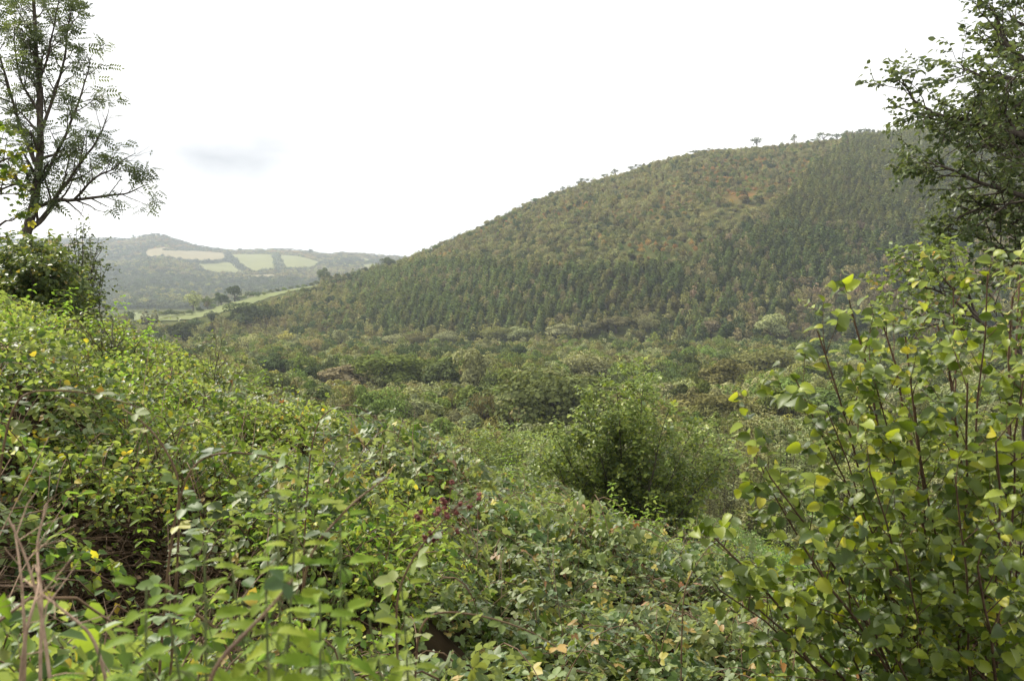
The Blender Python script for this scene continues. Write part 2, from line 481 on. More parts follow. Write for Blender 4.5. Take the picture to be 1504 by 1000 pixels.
# ------------------------------------------------------------ the ground: one sheet to the horizon
wl = np.linspace(-1.5, 1.5, 520)
yr = np.concatenate([np.linspace(-5, 40, 230), np.geomspace(40.6, 400, 150), np.linspace(404, 1100, 190), np.geomspace(1108, 6500, 130)])
GX = wl[None] * (yr[:, None] + 9.0); GY = np.repeat(yr[:, None], len(wl), 1)
GZ = H(GX, GY)
gb = MB()
nr, nc = GX.shape
ii = np.arange(nr - 1)[:, None] * nc + np.arange(nc - 1)[None]
gb.add(np.stack([GX, GY, GZ], -1), np.stack([ii, ii + 1, ii + nc + 1, ii + nc], -1).reshape(-1, 4))
def ground_material():
    m, t = new_mat('ground_soil_and_grass')
    n = t.nodes.new; l = t.links.new
    ge = n('ShaderNodeNewGeometry')
    sx = n('ShaderNodeSeparateXYZ'); l(ge.outputs['Position'], sx.inputs[0])
    def noise(s, det=6):
        q = n('ShaderNodeTexNoise'); q.inputs['Scale'].default_value = s; q.inputs['Detail'].default_value = det
        l(ge.outputs['Position'], q.inputs['Vector']); return q.outputs['Fac']
    soil = ramp(t, [(.35, (.022, .017, .011)), (.6, (.050, .036, .022)), (.75, (.060, .060, .025))], noise(3.0))
    heath = ramp(t, [(.30, (.060, .062, .022)), (.45, (.10, .085, .03)), (.60, (.15, .085, .028)), (.76, (.20, .09, .025))], noise(.035))
    moss = ramp(t, [(.35, (.050, .060, .020)), (.6, (.075, .080, .028)), (.75, (.095, .085, .035))], noise(.05))
    zf = n('ShaderNodeMapRange'); zf.inputs[1].default_value = 25; zf.inputs[2].default_value = 60; l(sx.outputs['Z'], zf.inputs[0])
    mh = n('ShaderNodeMix'); mh.data_type = 'RGBA'; l(zf.outputs[0], mh.inputs[0]); l(moss, mh.inputs[6]); l(heath, mh.inputs[7]); heath = mh.outputs[2]
    near = n('ShaderNodeMapRange'); near.inputs[1].default_value = 380; near.inputs[2].default_value = 460
    l(sx.outputs['Y'], near.inputs[0])
    mx = n('ShaderNodeMix'); mx.data_type = 'RGBA'
    l(near.outputs[0], mx.inputs[0]); l(soil, mx.inputs[6]); l(heath, mx.inputs[7])
    b = n('ShaderNodeBsdfDiffuse'); l(mx.outputs[2], b.inputs[0])
    o = n('ShaderNodeOutputMaterial'); l(b.outputs[0], o.inputs[0])
    return m
ground = link('ground', gb.mesh('ground', ground_material(), True))
tag(ground, kind='structure')

# ------------------------------------------------------------ fields draped on the slopes
def in_poly(px, py, poly):
    poly = np.asarray(poly, float)
    ins = np.zeros(np.shape(px), bool)
    j = len(poly) - 1
    for i in range(len(poly)):
        xi, yi = poly[i]; xj, yj = poly[j]
        c = ((yi > py) != (yj > py)) & (px < (xj - xi) * (py - yi) / (yj - yi + 1e-12) + xi)
        ins ^= c; j = i
    return ins
def grass_mat(name, c, s=.02):
    c = np.array(c)
    return plain_mat(name, [(.35, tuple(c * .86)), (.5, tuple(c)), (.68, tuple(c * 1.12))], s, 1.0)
G1 = grass_mat('pasture_grass', (.120, .140, .045), .06)
G2 = grass_mat('far_pasture_grass', (.120, .125, .038), .03)
G3 = grass_mat('stubble', (.165, .14, .07), .01)
FIELDS = []      # world polygons
FIELD_PX = []    # the same outlines as the photograph shows them, pastures only
BANDS = [(1300, 4000), (400, 1100)]
def field(poly, m, band, label):
    if band == 1: FIELD_PX.append(poly)
    wp = []
    lo, hi = BANDS[band]
    for (a, b) in poly:
        x, y = hit(a, b, ymin=lo, ymax=hi)
        wp.append((x, y))
    wp = np.array(wp)
    FIELDS.append(wp)
    # sub-cells of the ground grid that lie inside the outline, refined at its edge
    mn, mx_ = wp.min(0), wp.max(0)
    nx = 90; ny = 90
    gx = np.linspace(mn[0], mx_[0], nx); gy = np.linspace(mn[1], mx_[1], ny)
    A, B = np.meshgrid(gx, gy)
    cx = (A[:-1, :-1] + A[1:, 1:]) / 2; cy = (B[:-1, :-1] + B[1:, 1:]) / 2
    ok = in_poly(cx, cy, wp)
    Z = H(A, B) + (1.6 if band == 0 else 0.5)
    i0 = np.arange(ny - 1)[:, None] * nx + np.arange(nx - 1)[None]
    F = np.stack([i0, i0 + 1, i0 + nx + 1, i0 + nx], -1)[ok]
    b = MB(); b.add(np.stack([A, B, Z], -1), F)
    o = link('field', b.mesh('field', m, True))
    tag(o, kind='structure')
field([(213, 370), (256, 367), (300, 370), (334, 373), (335, 383), (296, 385), (263, 382), (218, 380)], G3, 0, '')
field([(292, 389), (343, 386), (350, 394), (361, 403), (316, 404), (296, 399)], G2, 0, '')
field([(337, 374), (402, 375), (405, 398), (369, 401), (350, 386)], G2, 0, '')
field([(409, 375), (442, 378), (471, 386), (462, 395), (420, 397)], G2, 0, '')
field([(359, 406), (396, 404), (421, 407), (379, 411)], G3, 0, '')
field([(510, 379), (549, 382), (543, 386)], G2, 0, '')
field([(527, 390), (556, 388), (552, 394), (540, 395)], G2, 0, '')
field([(180, 444), (271, 442), (275, 447), (190, 452)], G1, 1, '')
field([(185, 461), (206, 459), (300, 456), (330, 456), (280, 470), (200, 474)], G1, 1, '')
field([(288, 456), (316, 443), (376, 434), (422, 425), (470, 418), (472, 420), (430, 428), (396, 438), (363, 450), (320, 461)], G1, 1, '')
def in_fields(X, Y):
    r = np.zeros(np.shape(X), bool)
    for wp in FIELDS: r |= in_poly(X, Y, wp)
    return r

# ------------------------------------------------------------ tree meshes for the middle and far distance
def crown_points(n, lobes, hgt, wid, base):
    """points on the outside of a cluster of lobes -> position and outward normal"""
    c = []
    for i in range(lobes):
        a = rng.random() * 2 * np.pi; rr = math.sqrt(rng.random()) * .62 * wid / 2
        z = base + (hgt - base) * (.25 + .55 * rng.random() * (1 - .5 * rr / (wid / 2)))
        c.append((math.cos(a) * rr * 1.12, math.sin(a) * rr * 1.12, z * (.82 + .36 * rng.random()), (.12 + .16 * rng.random()) * wid))
    c.append((0, 0, base + (hgt - base) * .48, .26 * wid))
    c = np.array(c)
    k = rng.integers(0, len(c), n)
    d = rand_dirs(n); d[:, 2] = np.where(d[:, 2] < -.35, -d[:, 2], d[:, 2])
    rad = c[k, 3] * (.86 + .20 * rng.random(n))
    P = c[k, :3] + d * rad[:, None] * np.array([1, 1, min(1.25, (hgt - base) / wid * 1.05)])
    # drop points buried deep inside another lobe
    q = np.linalg.norm((P[:, None] - c[None, :, :3]) / c[None, :, 3:4], axis=2).min(1) if False else None
    P[:, 2] = np.clip(P[:, 2], base * .6, hgt * 1.06)
    return P, d
def broadleaf(n, size, lobes=9, hgt=1.0, wid=.9, base=.12, trunk=True, kind='green', name='broadleaf'):
    b = MB(); P, d = crown_points(n, lobes, hgt, wid, base)
    x = unit(np.cross(d, rand_dirs(n))); nn = d + rng.normal(size=(n, 3)) * .38 + np.array([0, 0, .25])
    b.leaves(CARD, P, x, nn, size * (.6 + .8 * rng.random(n)))
    w = None
    if trunk:
        w = MB()
        w.tube([(0, 0, -.05), (.01, 0, .2), (-.01, .01, .5), (0, 0, .75)], [.035, .028, .018, .006], 6)
        for i in range(5):
            a = i * 1.3 + rng.random(); z = .18 + .07 * i
            w.tube([(0, 0, z), (math.cos(a) * .16, math.sin(a) * .16, z + .16), (math.cos(a) * .28 * wid, math.sin(a) * .28 * wid, z + .30)], [.014, .009, .004], 4)
    return b, w
def conifer(n, size, wid=.36, name='conifer', base=.06, blunt=1.0):
    b = MB()
    z = base + (1 - base) * (1 - np.sqrt(rng.random(n))) ** 1.0 * 1.0
    whorl = np.round(z * 16) / 16 + rng.normal(size=n) * .008
    z = np.clip(whorl, base, .99)
    prof = (1 - z) ** (.82 / blunt)
    a = rng.random(n) * 2 * np.pi
    k = 1 + .22 * np.sin(a * 5 + z * 40) + .12 * rng.normal(size=n)
    rr = wid / 2 * prof * (.35 + .65 * np.sqrt(rng.random(n))) * k
    P = np.stack([np.cos(a) * rr, np.sin(a) * rr, z - rr * .25], -1)
    X = np.stack([np.cos(a), np.sin(a), np.full(n, -.15)], -1) + rng.normal(size=(n, 3)) * .25
    nn = np.stack([np.cos(a) * .5, np.sin(a) * .5, np.ones(n)], -1) + rng.normal(size=(n, 3)) * .3
    b.leaves(CARD, P, X, nn, size * (.5 + .6 * prof) * (.7 + .6 * rng.random(n)))
    b.tube([(0, 0, 0), (0, 0, .5), (0, 0, 1.03)], [.012, .008, .002], 4)
    return b
VARI = 3
SH = {}
for lod, (n_, s_) in dict(near=(3400, .048), mid=(1300, .066), far=(330, .115)).items():
    SH[lod] = [broadleaf(n_, s_, lobes=[11, 15, 9][i], wid=[.95, 1.15, .8][i], base=[.10, .06, .15][i]) for i in range(VARI)]
SHC = {'near': [conifer(900, .105, wid=w_) for w_ in (.38, .44, .33)], 'far': [conifer(240, .16, wid=w_) for w_ in (.40, .48, .35)]}
BUSH = [broadleaf(900, .085, 7, 1.0, 1.6, .02)[0] for _ in range(2)]
_mc = {}
def tree_mesh(shape, lod, var, kind):
    k = (shape, lod, var, kind)
    if k not in _mc:
        if shape == 'broad': b = SH[lod][var][0]
        elif shape == 'bush': b = BUSH[var % 2]
        else: b = SHC['near' if lod != 'far' else 'far'][var]
        _mc[k] = b.mesh('%s_crown' % kind, MAT[kind])
    return _mc[k]
trunk_mesh = [SH['near'][i][1].mesh('trunk', MAT['bark'], True) for i in range(VARI)]

# scatter by geometry nodes for what nobody could count
_gn = 0
def scatter_object(name, protos, P, rot, scl, idx, label=None):
    """one object: points that carry instances of the meshes in protos"""
    global _gn
    _gn += 1
    col = bpy.data.collections.new('source_%02d' % _gn)
    for i, me in enumerate(protos):
        col.objects.link(bpy.data.objects.new('source_%02d_%03d' % (_gn, i), me))
    me = bpy.data.meshes.new(name)
    me.vertices.add(len(P)); me.vertices.foreach_set('co', np.asarray(P, np.float32).ravel())
    a = me.attributes.new('idx', 'INT', 'POINT'); a.data.foreach_set('value', np.asarray(idx, np.int32))
    a = me.attributes.new('rot', 'FLOAT_VECTOR', 'POINT'); a.data.foreach_set('vector', np.asarray(rot, np.float32).ravel())
    a = me.attributes.new('scl', 'FLOAT_VECTOR', 'POINT'); a.data.foreach_set('vector', np.asarray(scl, np.float32).ravel())
    o = link(name, me)
    g = bpy.data.node_groups.new('scatter_' + name, 'GeometryNodeTree')
    g.interface.new_socket('Geometry', in_out='INPUT', socket_type='NodeSocketGeometry')
    g.interface.new_socket('Geometry', in_out='OUTPUT', socket_type='NodeSocketGeometry')
    gn = g.nodes.new; gl = g.links.new
    gi = gn('NodeGroupInput'); go = gn('NodeGroupOutput'); iop = gn('GeometryNodeInstanceOnPoints'); ci = gn('GeometryNodeCollectionInfo')
    ci.inputs['Collection'].default_value = col
    ci.inputs['Separate Children'].default_value = True; ci.inputs['Reset Children'].default_value = True
    def attr(nm, ty):
        x = gn('GeometryNodeInputNamedAttribute'); x.data_type = ty; x.inputs['Name'].default_value = nm
        return x.outputs['Attribute']
    gl(gi.outputs[0], iop.inputs['Points']); gl(ci.outputs[0], iop.inputs['Instance'])
    iop.inputs['Pick Instance'].default_value = True
    gl(attr('idx', 'INT'), iop.inputs['Instance Index'])
    gl(attr('rot', 'FLOAT_VECTOR'), iop.inputs['Rotation']); gl(attr('scl', 'FLOAT_VECTOR'), iop.inputs['Scale'])
    gl(iop.outputs[0], go.inputs[0])
    md = o.modifiers.new('scatter', 'NODES'); md.node_group = g
    tag(o, kind='stuff')
    return o

# ------------------------------------------------------------ single trees that stand out
NOTABLE = []     # px, py_top, half width px, Y : keeps the scatter from hiding them
def solve(px, pyt, h, ymin, ymax):
    u, t = ray(px, pyt)
    ys = YS[(YS >= ymin) & (YS <= ymax)]
    f = H(u * ys, ys, False) + h - t * ys
    k = np.nonzero(f > 0)[0]
    if len(k) == 0: k = [int(np.argmax(f / ys))]
    Y = float(ys[k[0]])
    return float(u * Y), Y
def notable(px, pyt, h, w, kind, label, shape='broad', ymin=90, ymax=1100, group=None, var=None, cat='tree', name=None, trunk=True):
    X, Y = solve(px, pyt, h, ymin, ymax)
    z = hz(X, Y) - .15
    v = var if var is not None else int(rng.integers(0, VARI))
    wid0 = {'broad': [.95, 1.15, .8], 'bush': [1.6, 1.6, 1.6], 'conifer': [.38, .44, .33]}[shape][v]
    lod = 'near' if Y < 350 or w > 14 else 'mid'
    nm = name or {'broad': 'broadleaf_tree', 'bush': 'bush', 'conifer': 'conifer_tree'}[shape]
    s = (w / wid0, w / wid0, h)
    if shape == 'broad' and trunk:
        o = thing(nm, (X, Y, z), label, cat, group)
        c = link('crown', tree_mesh(shape, lod, v, kind), o); t_ = link('trunk', trunk_mesh[v], o)
        c.scale = s; t_.scale = s
    else:
        o = link(nm, tree_mesh(shape, lod, v, kind)); o.location = (X, Y, z); o.scale = s
        tag(o, label, cat, group)
    o.rotation_euler = (0, 0, rng.random() * 6.28)
    NOTABLE.append((px, pyt, w / 2 / Y * FPX, h / Y * FPX, Y))
    return o
# spur and its hedge
notable(475, 386, 17, 15, 'dark', 'tall dark rounded tree where the pasture hedge meets the wooded slope', ymin=600)
notable(537, 388, 8, 9, 'dark', 'small round tree alone on the skyline between two bigger ones', ymin=700)
notable(571, 375, 12, 18, 'dark', 'broad dark oak at the foot of the big hill skyline', ymin=760)
notable(344, 412, 15, 14, 'dark', 'dark dome-shaped tree standing highest over the pasture hedge bend', ymin=560)
notable(324, 422, 12, 15, 'dark', 'broad dark tree left of the dome-shaped one in the pasture hedge', ymin=560)
notable(304, 424, 11, 9, 'green', 'narrow tree between the pale poplar and the broad dark hedge tree', ymin=560)
notable(283, 421, 17, 13, 'pale', 'pale feathery poplar at the corner of the two pastures', ymin=520)
notable(362, 444, 17, 24, 'dark', 'very dark oak at the right end of the lower pasture', ymin=430, ymax=700)
notable(388, 440, 15, 17, 'dark', 'dark oak just right of the pasture end with conifers behind', ymin=430, ymax=700)
notable(310, 455, 9, 9, 'dark', 'small dark tree below the bright strip of pasture', ymin=430, ymax=700)
notable(262, 474, 13, 18, 'dark', 'big dark oak below the lower pasture at the left', ymin=330, ymax=600)
notable(286, 466, 8, 12, 'dark', 'dark low tree touching the lower edge of the pasture', ymin=400, ymax=600)
notable(420, 484, 9, 9, 'yellow', 'yellow-green tree at the left foot of the slope', ymin=300, ymax=480)
notable(463, 491, 11, 11, 'brown', 'tree turning orange-brown at the foot of the slope', ymin=300, ymax=480)
notable(500, 480, 13, 9, 'pale', 'pale grey-green tree right of the orange-brown one', ymin=300, ymax=480)
notable(361, 488, 10, 11, 'pale', 'pale silvery tree below the very dark oak', ymin=300, ymax=480)
notable(400, 513, 9, 13, 'dark', 'dark squat tree in front of the yellow-green tree', ymin=200, ymax=400)
notable(500, 529, 8, 18, 'mauve', 'brownish thin-leaved dome of a tree left in the valley', ymin=150, ymax=350)
notable(580, 520, 11, 20, 'green', 'wide mid-green tree left in the valley woodland', ymin=200, ymax=380)
notable(650, 516, 12, 14, 'dark', 'dark tree below the row of rounded trees under the conifers', ymin=200, ymax=380)
notable(697, 512, 13, 10, 'pale', 'tall pale green tree rising out of the middle valley', ymin=180, ymax=380, var=2).scale
notable(814, 545, 13, 21, 'dark', 'large dark oak left of the young tree in the valley', ymin=140, ymax=300, var=1)
notable(866, 512, 11, 20, 'pale', 'light green rounded tree above the large dark oak', ymin=180, ymax=400)
notable(650, 581, 5, 5, 'yellow', 'small bright yellow tree in the near valley scrub', ymin=110, ymax=260)
notable(1062, 517, 12, 17, 'olive', 'dull olive-green tree right of the young tree', ymin=180, ymax=400)
notable(1125, 505, 12, 24, 'olive', 'broad olive tree behind the hazel bush tips', ymin=180, ymax=400)
notable(1134, 461, 15, 17, 'pale', 'big pale tree at the foot of the dark conifer slope', ymin=320, ymax=600)
notable(1200, 492, 12, 17, 'dark', 'dark rounded tree just left of the hazel tip, valley edge', ymin=250, ymax=500)
notable(1067, 470, 12, 8, 'spruce', 'dark pointed conifer left of the big pale tree', 'conifer', ymin=320, ymax=600)
notable(1045, 468, 11, 11, 'mauve', 'brownish-purple tree beside the dark pointed conifer', ymin=320, ymax=600)
notable(863, 600, 4.5, 9, 'pale', 'pale straw-coloured willow dome left of the young tree', ymin=100, ymax=260, var=1)
notable(735, 578, 6, 9, 'pale', 'small grey-green willow between yellow tree and dark oak', ymin=110, ymax=260)
for (px_, py_, h_, w_, k_, lb) in [(575, 489, 7, 14, 'willow', 'leftmost'), (612, 487, 8, 15, 'olive', 'second from the left'), (655, 485, 8, 16, 'willow', 'third from the left'),
                                   (695, 482, 8, 12, 'dark', 'small dark one, fourth from the left,'), (730, 479, 9, 17, 'olive', 'olive one in the middle'), (765, 477, 9, 18, 'pale', 'pale one right of the middle'),
                                   (822, 472, 9, 20, 'willow', 'widest'), (868, 469, 9, 15, 'willow', 'third from the right'), (905, 466, 9, 15, 'brown', 'brownish one, second from the right,'), (950, 463, 9, 16, 'pale', 'rightmost')]:
    notable(px_, py_, h_, w_, k_, '%s in the row of rounded trees edging the conifers' % lb, ymin=360, ymax=600, group='row of rounded trees below the conifers')
# hedge shrubs along the pasture edge
hedge = [(205, 457, 3.4), (216, 455, 4), (228, 453, 6), (240, 456, 4.5), (248, 452, 6.5), (260, 454, 5), (268, 455, 4), (278, 453, 5), (292, 449, 5), (312, 440, 4.5), (334, 436, 4.5), (348, 433, 5),
         (357, 429, 4), (368, 427, 6), (378, 426, 6), (388, 427, 4), (398, 424, 3.6), (408, 421, 3.6), (417, 419, 4), (427, 418, 3.6), (437, 417, 3.8), (447, 415, 3.6), (457, 414, 4), (466, 411, 5), (490, 409, 5), (503, 404, 7), (515, 405, 5), (527, 402, 4.5)]
for i, (a, b_, hh) in enumerate(hedge):
    notable(a, b_, hh, hh * 1.7, 'dark' if i % 3 else 'green',
            'dark hedge shrub along the lower left pasture' if a < 300 else ('dark hedge shrub on the pasture ridge right of the dome-shaped tree' if a < 470 else 'small shrub on the spur between the lone skyline trees'),
            'bush', ymin=520, group='hedge shrubs beside the pastures' if a < 470 else 'shrubs between the lone skyline trees', cat='shrub')
# skyline trees on the hill
def wind_tree_mesh():
    w = MB(); P = []
    w.tube([(0, 0, -.05), (.03, 0, .25), (.10, 0, .5)], [.045, .035, .025], 5)
    for i in range(9):
        a = rng.random() * 6.28; q = np.array([.06 + .04 * rng.random(), 0, .3 + .2 * rng.random()])
        e = q + np.array([math.cos(a) * .38 + .10, math.sin(a) * .3, .22 + .25 * rng.random()])
        w.tube([q, (q + e) / 2 + [0, 0, .05], e], [.020, .014, .008], 4)
        for j in range(34):
            P.append(e + rng.normal(size=3) * [.10, .10, .055])
    b = MB(); P = np.array(P)
    b.leaves(CARD, P, rand_dirs(len(P)), rand_dirs(len(P)) + [0, 0, .5], .09)
    return w.mesh('trunk', MAT['bark']), b.mesh('crown', MAT['dark'])
WT = [wind_tree_mesh() for _ in range(4)]
sky_trees = [(1110, 206, 9, 9, 'stunted many-branched tree standing alone highest on the bare crest'), (1168, 201, 8, 5, 'thin small tree on the crest between the lone tree and the thicket'),
             (1196, 205, 6, 7, 'leftmost low tree of the crest thicket'), (1212, 198, 8, 10, 'wide wind-bent tree in the crest thicket'), (1228, 199, 7, 9, 'wind-bent tree in the middle of the crest thicket'),
             (1246, 195, 8, 8, 'taller bare-stemmed tree at the right of the crest thicket'), (1266, 191, 9, 7, 'thin tree where the crest thicket meets the conifers'), (1280, 192, 8, 6, 'last small tree before the crest conifers'),
             (1022, 223, 5, 14, 'low flat-topped spreading tree on the crest knoll'), (1040, 224, 3.5, 8, 'small bush-like tree just right of the flat-topped one'),
             (985, 231, 4, 6, 'small tree on the crest left of the flat-topped one'), (938, 243, 5, 5, 'wind-bent tree where the crest steepens'), (926, 246, 4, 5, 'smaller tree beside the wind-bent one on the crest steepening'),
             (905, 251, 6, 6, 'rounded tree on the crest above the middle slope'), (887, 257, 5, 5, 'small tree left of the rounded crest tree'), (860, 264, 5, 7, 'pair-like low tree on the crest, middle slope'),
             (850, 268, 4, 5, 'small low tree at the left of the middle crest trees'), (828, 276, 5, 4, 'thin little tree alone on the falling crest')]
for i, (a, b_, h_, w_, lb) in enumerate(sky_trees):
    u_, t_ = ray(a, b_); yc_ = float(crest_y(u_)) - 6
    X_ = float(u_) * yc_; zt = float(t_) * yc_; zb = hz(X_, yc_)
    h_ = max(h_, zt - zb + .3)
    o = thing('crest_tree', (X_, yc_, zt - h_), lb, 'tree', 'wind-bent trees along the hill crest')
    wv = WT[i % 4]
    for nm, me in (('trunk', wv[0]), ('crown', wv[1])):
        c = link(nm, me, o); c.scale = (w_ * 1.3 / .85, w_ * 1.3 / .85, h_ * 1.25)
    o.rotation_euler = (0, 0, [0, 3.1, .5, 2.7][i % 4])
for i, (a, b_) in enumerate([(786, 290), (757, 308), (742, 316), (690, 339), (640, 358), (724, 322)]):
    notable(a, b_, 7, 7, 'green', ['dark little tree on the crest right of the gap', 'green tree on the falling crest, below the middle', 'small tree on the steepest part of the crest',
            'lone conifer-like tree on the lower crest', 'lowest small tree on the crest above the conifers', 'bushy tree on the lower half of the crest'][i], ymin=780, group='low trees on the falling crest')

# ------------------------------------------------------------ woodland scatter
def visible(X, Y, Ztop, margin=1.5):
    ok = np.ones(len(X), bool)
    for f_ in np.concatenate([np.linspace(.02, .5, 30), np.linspace(.53, .97, 18)]):
        h = H(X * f_, Y * f_, False)
        ok &= (Ztop * f_ + margin * f_ > h)
    return ok
def jitter_grid(y0, y1, umin, umax, space):
    pts = []
    y = y0
    while y < y1:
        dx = space(y); x = np.arange(umin * y, umax * y, dx)
        x = x + rng.uniform(-.42, .42, len(x)) * dx
        pts.append(np.stack([x, y + rng.uniform(-.45, .45, len(x)) * dx], -1))
        y += dx
    return np.concatenate(pts)
Z_GREEN = [(505, 425), (560, 400), (640, 388), (720, 390), (860, 398), (1000, 395), (1050, 372), (1130, 335), (1230, 345), (1420, 335), (1440, 380), (1250, 390), (1200, 420), (1080, 432), (980, 452), (860, 470), (700, 490), (560, 492), (540, 465), (520, 445)]
Z_PLANT = [(1262, 205), (1300, 175), (1700, 120), (1700, 350), (1420, 345), (1140, 335), (1130, 315), (1185, 255)]
Z_HEATH = [(560, 400), (600, 370), (700, 330), (850, 260), (1000, 220), (1262, 190), (1185, 255), (1130, 318), (1040, 375), (1000, 395), (860, 398), (720, 388), (640, 386)]
Z_BARE = [(1180, 272), (1170, 290), (1080, 325), (1000, 340), (950, 335), (1010, 305), (1090, 285), (1130, 275)]
pts = jitter_grid(52, 1010, -.86, .92, lambda y: np.interp(y, [50, 110, 200, 400, 700, 1000], [2.6, 3.6, 4.8, 5.2, 4.7, 5.0]))
X, Y = pts[:, 0], pts[:, 1]
Z = H(X, Y)
PX, PY = proj(X, Y, Z)
u_ = X / Y
yc_ = crest_y(u_); yf_ = foot_y(u_)
s_ = (Y - yf_) / (yc_ - yf_)
keep = (s_ < 1.0) & ~in_fields(X, Y)
# not under the near bank's own vegetation
keep &= ~((Z > -20) & (Y < 140) & (Y < 45))
n = len(X)
r1, r2, r3 = rng.random(n), rng.random(n), rng.random(n)
kinds = ['green', 'olive', 'dark', 'pale', 'brown', 'yellow', 'willow', 'heath', 'mauve', 'orange', 'spruce', 'larch', 'pine']
KI = {k: i for i, k in enumerate(kinds)}
kid = np.zeros(n, int); shp = np.zeros(n, int); hh = np.zeros(n); ww = np.zeros(n)
def choose(mask, table):
    """table: (prob, kind, conifer?, h0, h1, w0, w1); patchy choice from noise and chance"""
    pr = np.cumsum([t[0] for t in table]); pr = pr / pr[-1]
    q = np.clip(.5 + .95 * (vnoise(X / 28, Y / 40, 31)) + (r1 - .5) * .75, 0, .9999)
    # spread to uniform-ish
    for i, t in enumerate(table):
        lo = 0 if i == 0 else pr[i - 1]
        m = mask & (q >= lo) & (q < pr[i])
        kid[m] = KI[t[1]]; shp[m] = t[2]; hh[m] = t[3] + (t[4] - t[3]) * r2[m]; ww[m] = t[5] + (t[6] - t[5]) * r3[m]
hillm = s_ > .02
zg = in_poly(PX, PY, Z_GREEN); zp = in_poly(PX, PY, Z_PLANT); zh = in_poly(PX, PY, Z_HEATH); zb = in_poly(PX, PY, Z_BARE)
lowv = Y < 150
choose(~hillm & ~lowv, [(.12, 'dark', 0, 8, 11, 6, 10), (.24, 'olive', 0, 6, 10, 5, 9), (.20, 'willow', 0, 5, 9, 5, 8), (.05, 'brown', 0, 5, 9, 5, 8), (.12, 'pale', 0, 5, 9, 6, 9), (.24, 'green', 0, 6, 10, 6, 10), (.04, 'yellow', 0, 5, 8, 4, 7), (.08, 'dark', 0, 6, 9, 6, 9)])
choose(~hillm & lowv, [(.2, 'willow', 0, 3.5, 6, 3.5, 6), (.22, 'green', 0, 4, 6.5, 3.5, 6), (.18, 'olive', 0, 3.5, 6, 3.5, 6), (.18, 'willow', 0, 3.5, 6, 3.5, 6), (.06, 'yellow', 0, 3, 5, 3, 5), (.16, 'green', 0, 3.5, 6, 3.5, 6)])
rest = hillm & ~zg & ~zp & ~zh
choose(rest & (PX >= 1000), [(.20, 'brown', 0, 8, 12, 6, 9), (.12, 'mauve', 0, 8, 12, 6, 9), (.15, 'dark', 0, 8, 13, 6, 9), (.13, 'olive', 0, 8, 12, 6, 9), (.14, 'spruce', 1, 11, 16, 5.5, 8), (.16, 'brown', 0, 8, 12, 6, 9)])
choose(rest & (PX < 1000), [(.16, 'brown', 0, 7, 10, 5, 8), (.25, 'olive', 0, 7, 10, 5, 8), (.18, 'heath', 0, 6, 9, 5, 7), (.12, 'dark', 0, 8, 12, 6, 9), (.10, 'spruce', 1, 9, 13, 4, 6), (.19, 'larch', 1, 8, 12, 4.5, 6.5)])
choose(hillm & zg, [(.07, 'brown', 0, 8, 11, 5, 7.5), (.42, 'spruce', 1, 9, 14, 4.6, 6.2), (.34, 'spruce', 1, 9, 14, 4.6, 6.2), (.12, 'pine', 1, 10, 14, 5, 7), (.12, 'larch', 1, 10, 14, 5, 7)])
choose(hillm & zp, [(.5, 'pine', 1, 9, 13, 4.4, 5.6), (.08, 'larch', 1, 9, 13, 4.4, 5.6), (.28, 'pine', 1, 9, 13, 4.4, 5.6)])
choose(hillm & zh, [(.22, 'heath', 0, 3.0, 8, 4, 8.5), (.20, 'olive', 0, 3, 9, 4, 9), (.12, 'brown', 0, 4, 8, 4, 8), (.06, 'larch', 1, 6, 10, 4, 6), (.10, 'dark', 0, 3, 9, 4, 8.5), (.14, 'heath', 0, 4, 7, 4, 6), (.14, 'green', 0, 4, 7, 4, 6), (.02, 'orange', 0, 4, 6, 4, 6)])
keep &= ~(zb & (r3 < .55 + .5 * vnoise(X / 25, Y / 30, 77)))
keep &= ~(zh & (r3 < .06 + .25 * sstep(s_, .75, 1.0)))
# low growth on the knoll of the crest
hh = np.where(zh, hh * (1 - .45 * sstep(s_, .85, 1.0) * (r3 < .7)), hh)
ww = ww * np.interp(Y, [100, 400, 500], [.95, .85, .80]); hh = hh * np.interp(Y, [400, 500], [1.0, .84])
keep &= hh > 0
keep &= visible(X, Y, Z + hh)
PXt, PYt = proj(X, Y, Z + hh)
for (a, b_, wpx, hpx, Yn) in NOTABLE:
    keep &= ~((np.abs(PX - a) < wpx * .85) & (PYt < b_ + hpx * .55) & (PY > b_) & (Y < Yn + 3) & (Y > Yn * .62))
keep &= ~((Y < 110) & (np.abs(X - 3) < 3) & (Y < 30))
for poly in FIELD_PX:
    keep &= ~((in_poly(PX, PYt, poly) | in_poly(PX, PYt + 6, poly)) & (Y > 150))
X, Y, Z, PX, PY, PYt, kid, shp, hh, ww, s_ = [q[keep] for q in (X, Y, Z, PX, PY, PYt, kid, shp, hh, ww, s_)]
pass
inframe = (PX > -10) & (PX < 1514) & (PYt < 760)
app = hh * ww / Y ** 2
KWORD = {'green': 'mid-green', 'olive': 'olive-green', 'dark': 'dark green', 'pale': 'pale green', 'brown': 'brownish', 'yellow': 'yellowing', 'willow': 'grey-green',
         'heath': 'pale brownish-green', 'mauve': 'purplish-brown', 'orange': 'orange', 'spruce': 'blue-green', 'larch': 'olive-brown', 'pine': 'dull dark green'}
single = np.zeros(len(X), bool)
for cls in (0, 1):
    lim = 285 - (60 if cls == 0 else 0)
    idx_ = np.nonzero((shp == cls) & inframe)[0]
    single[idx_[np.argsort(-app[idx_])][:lim]] = True
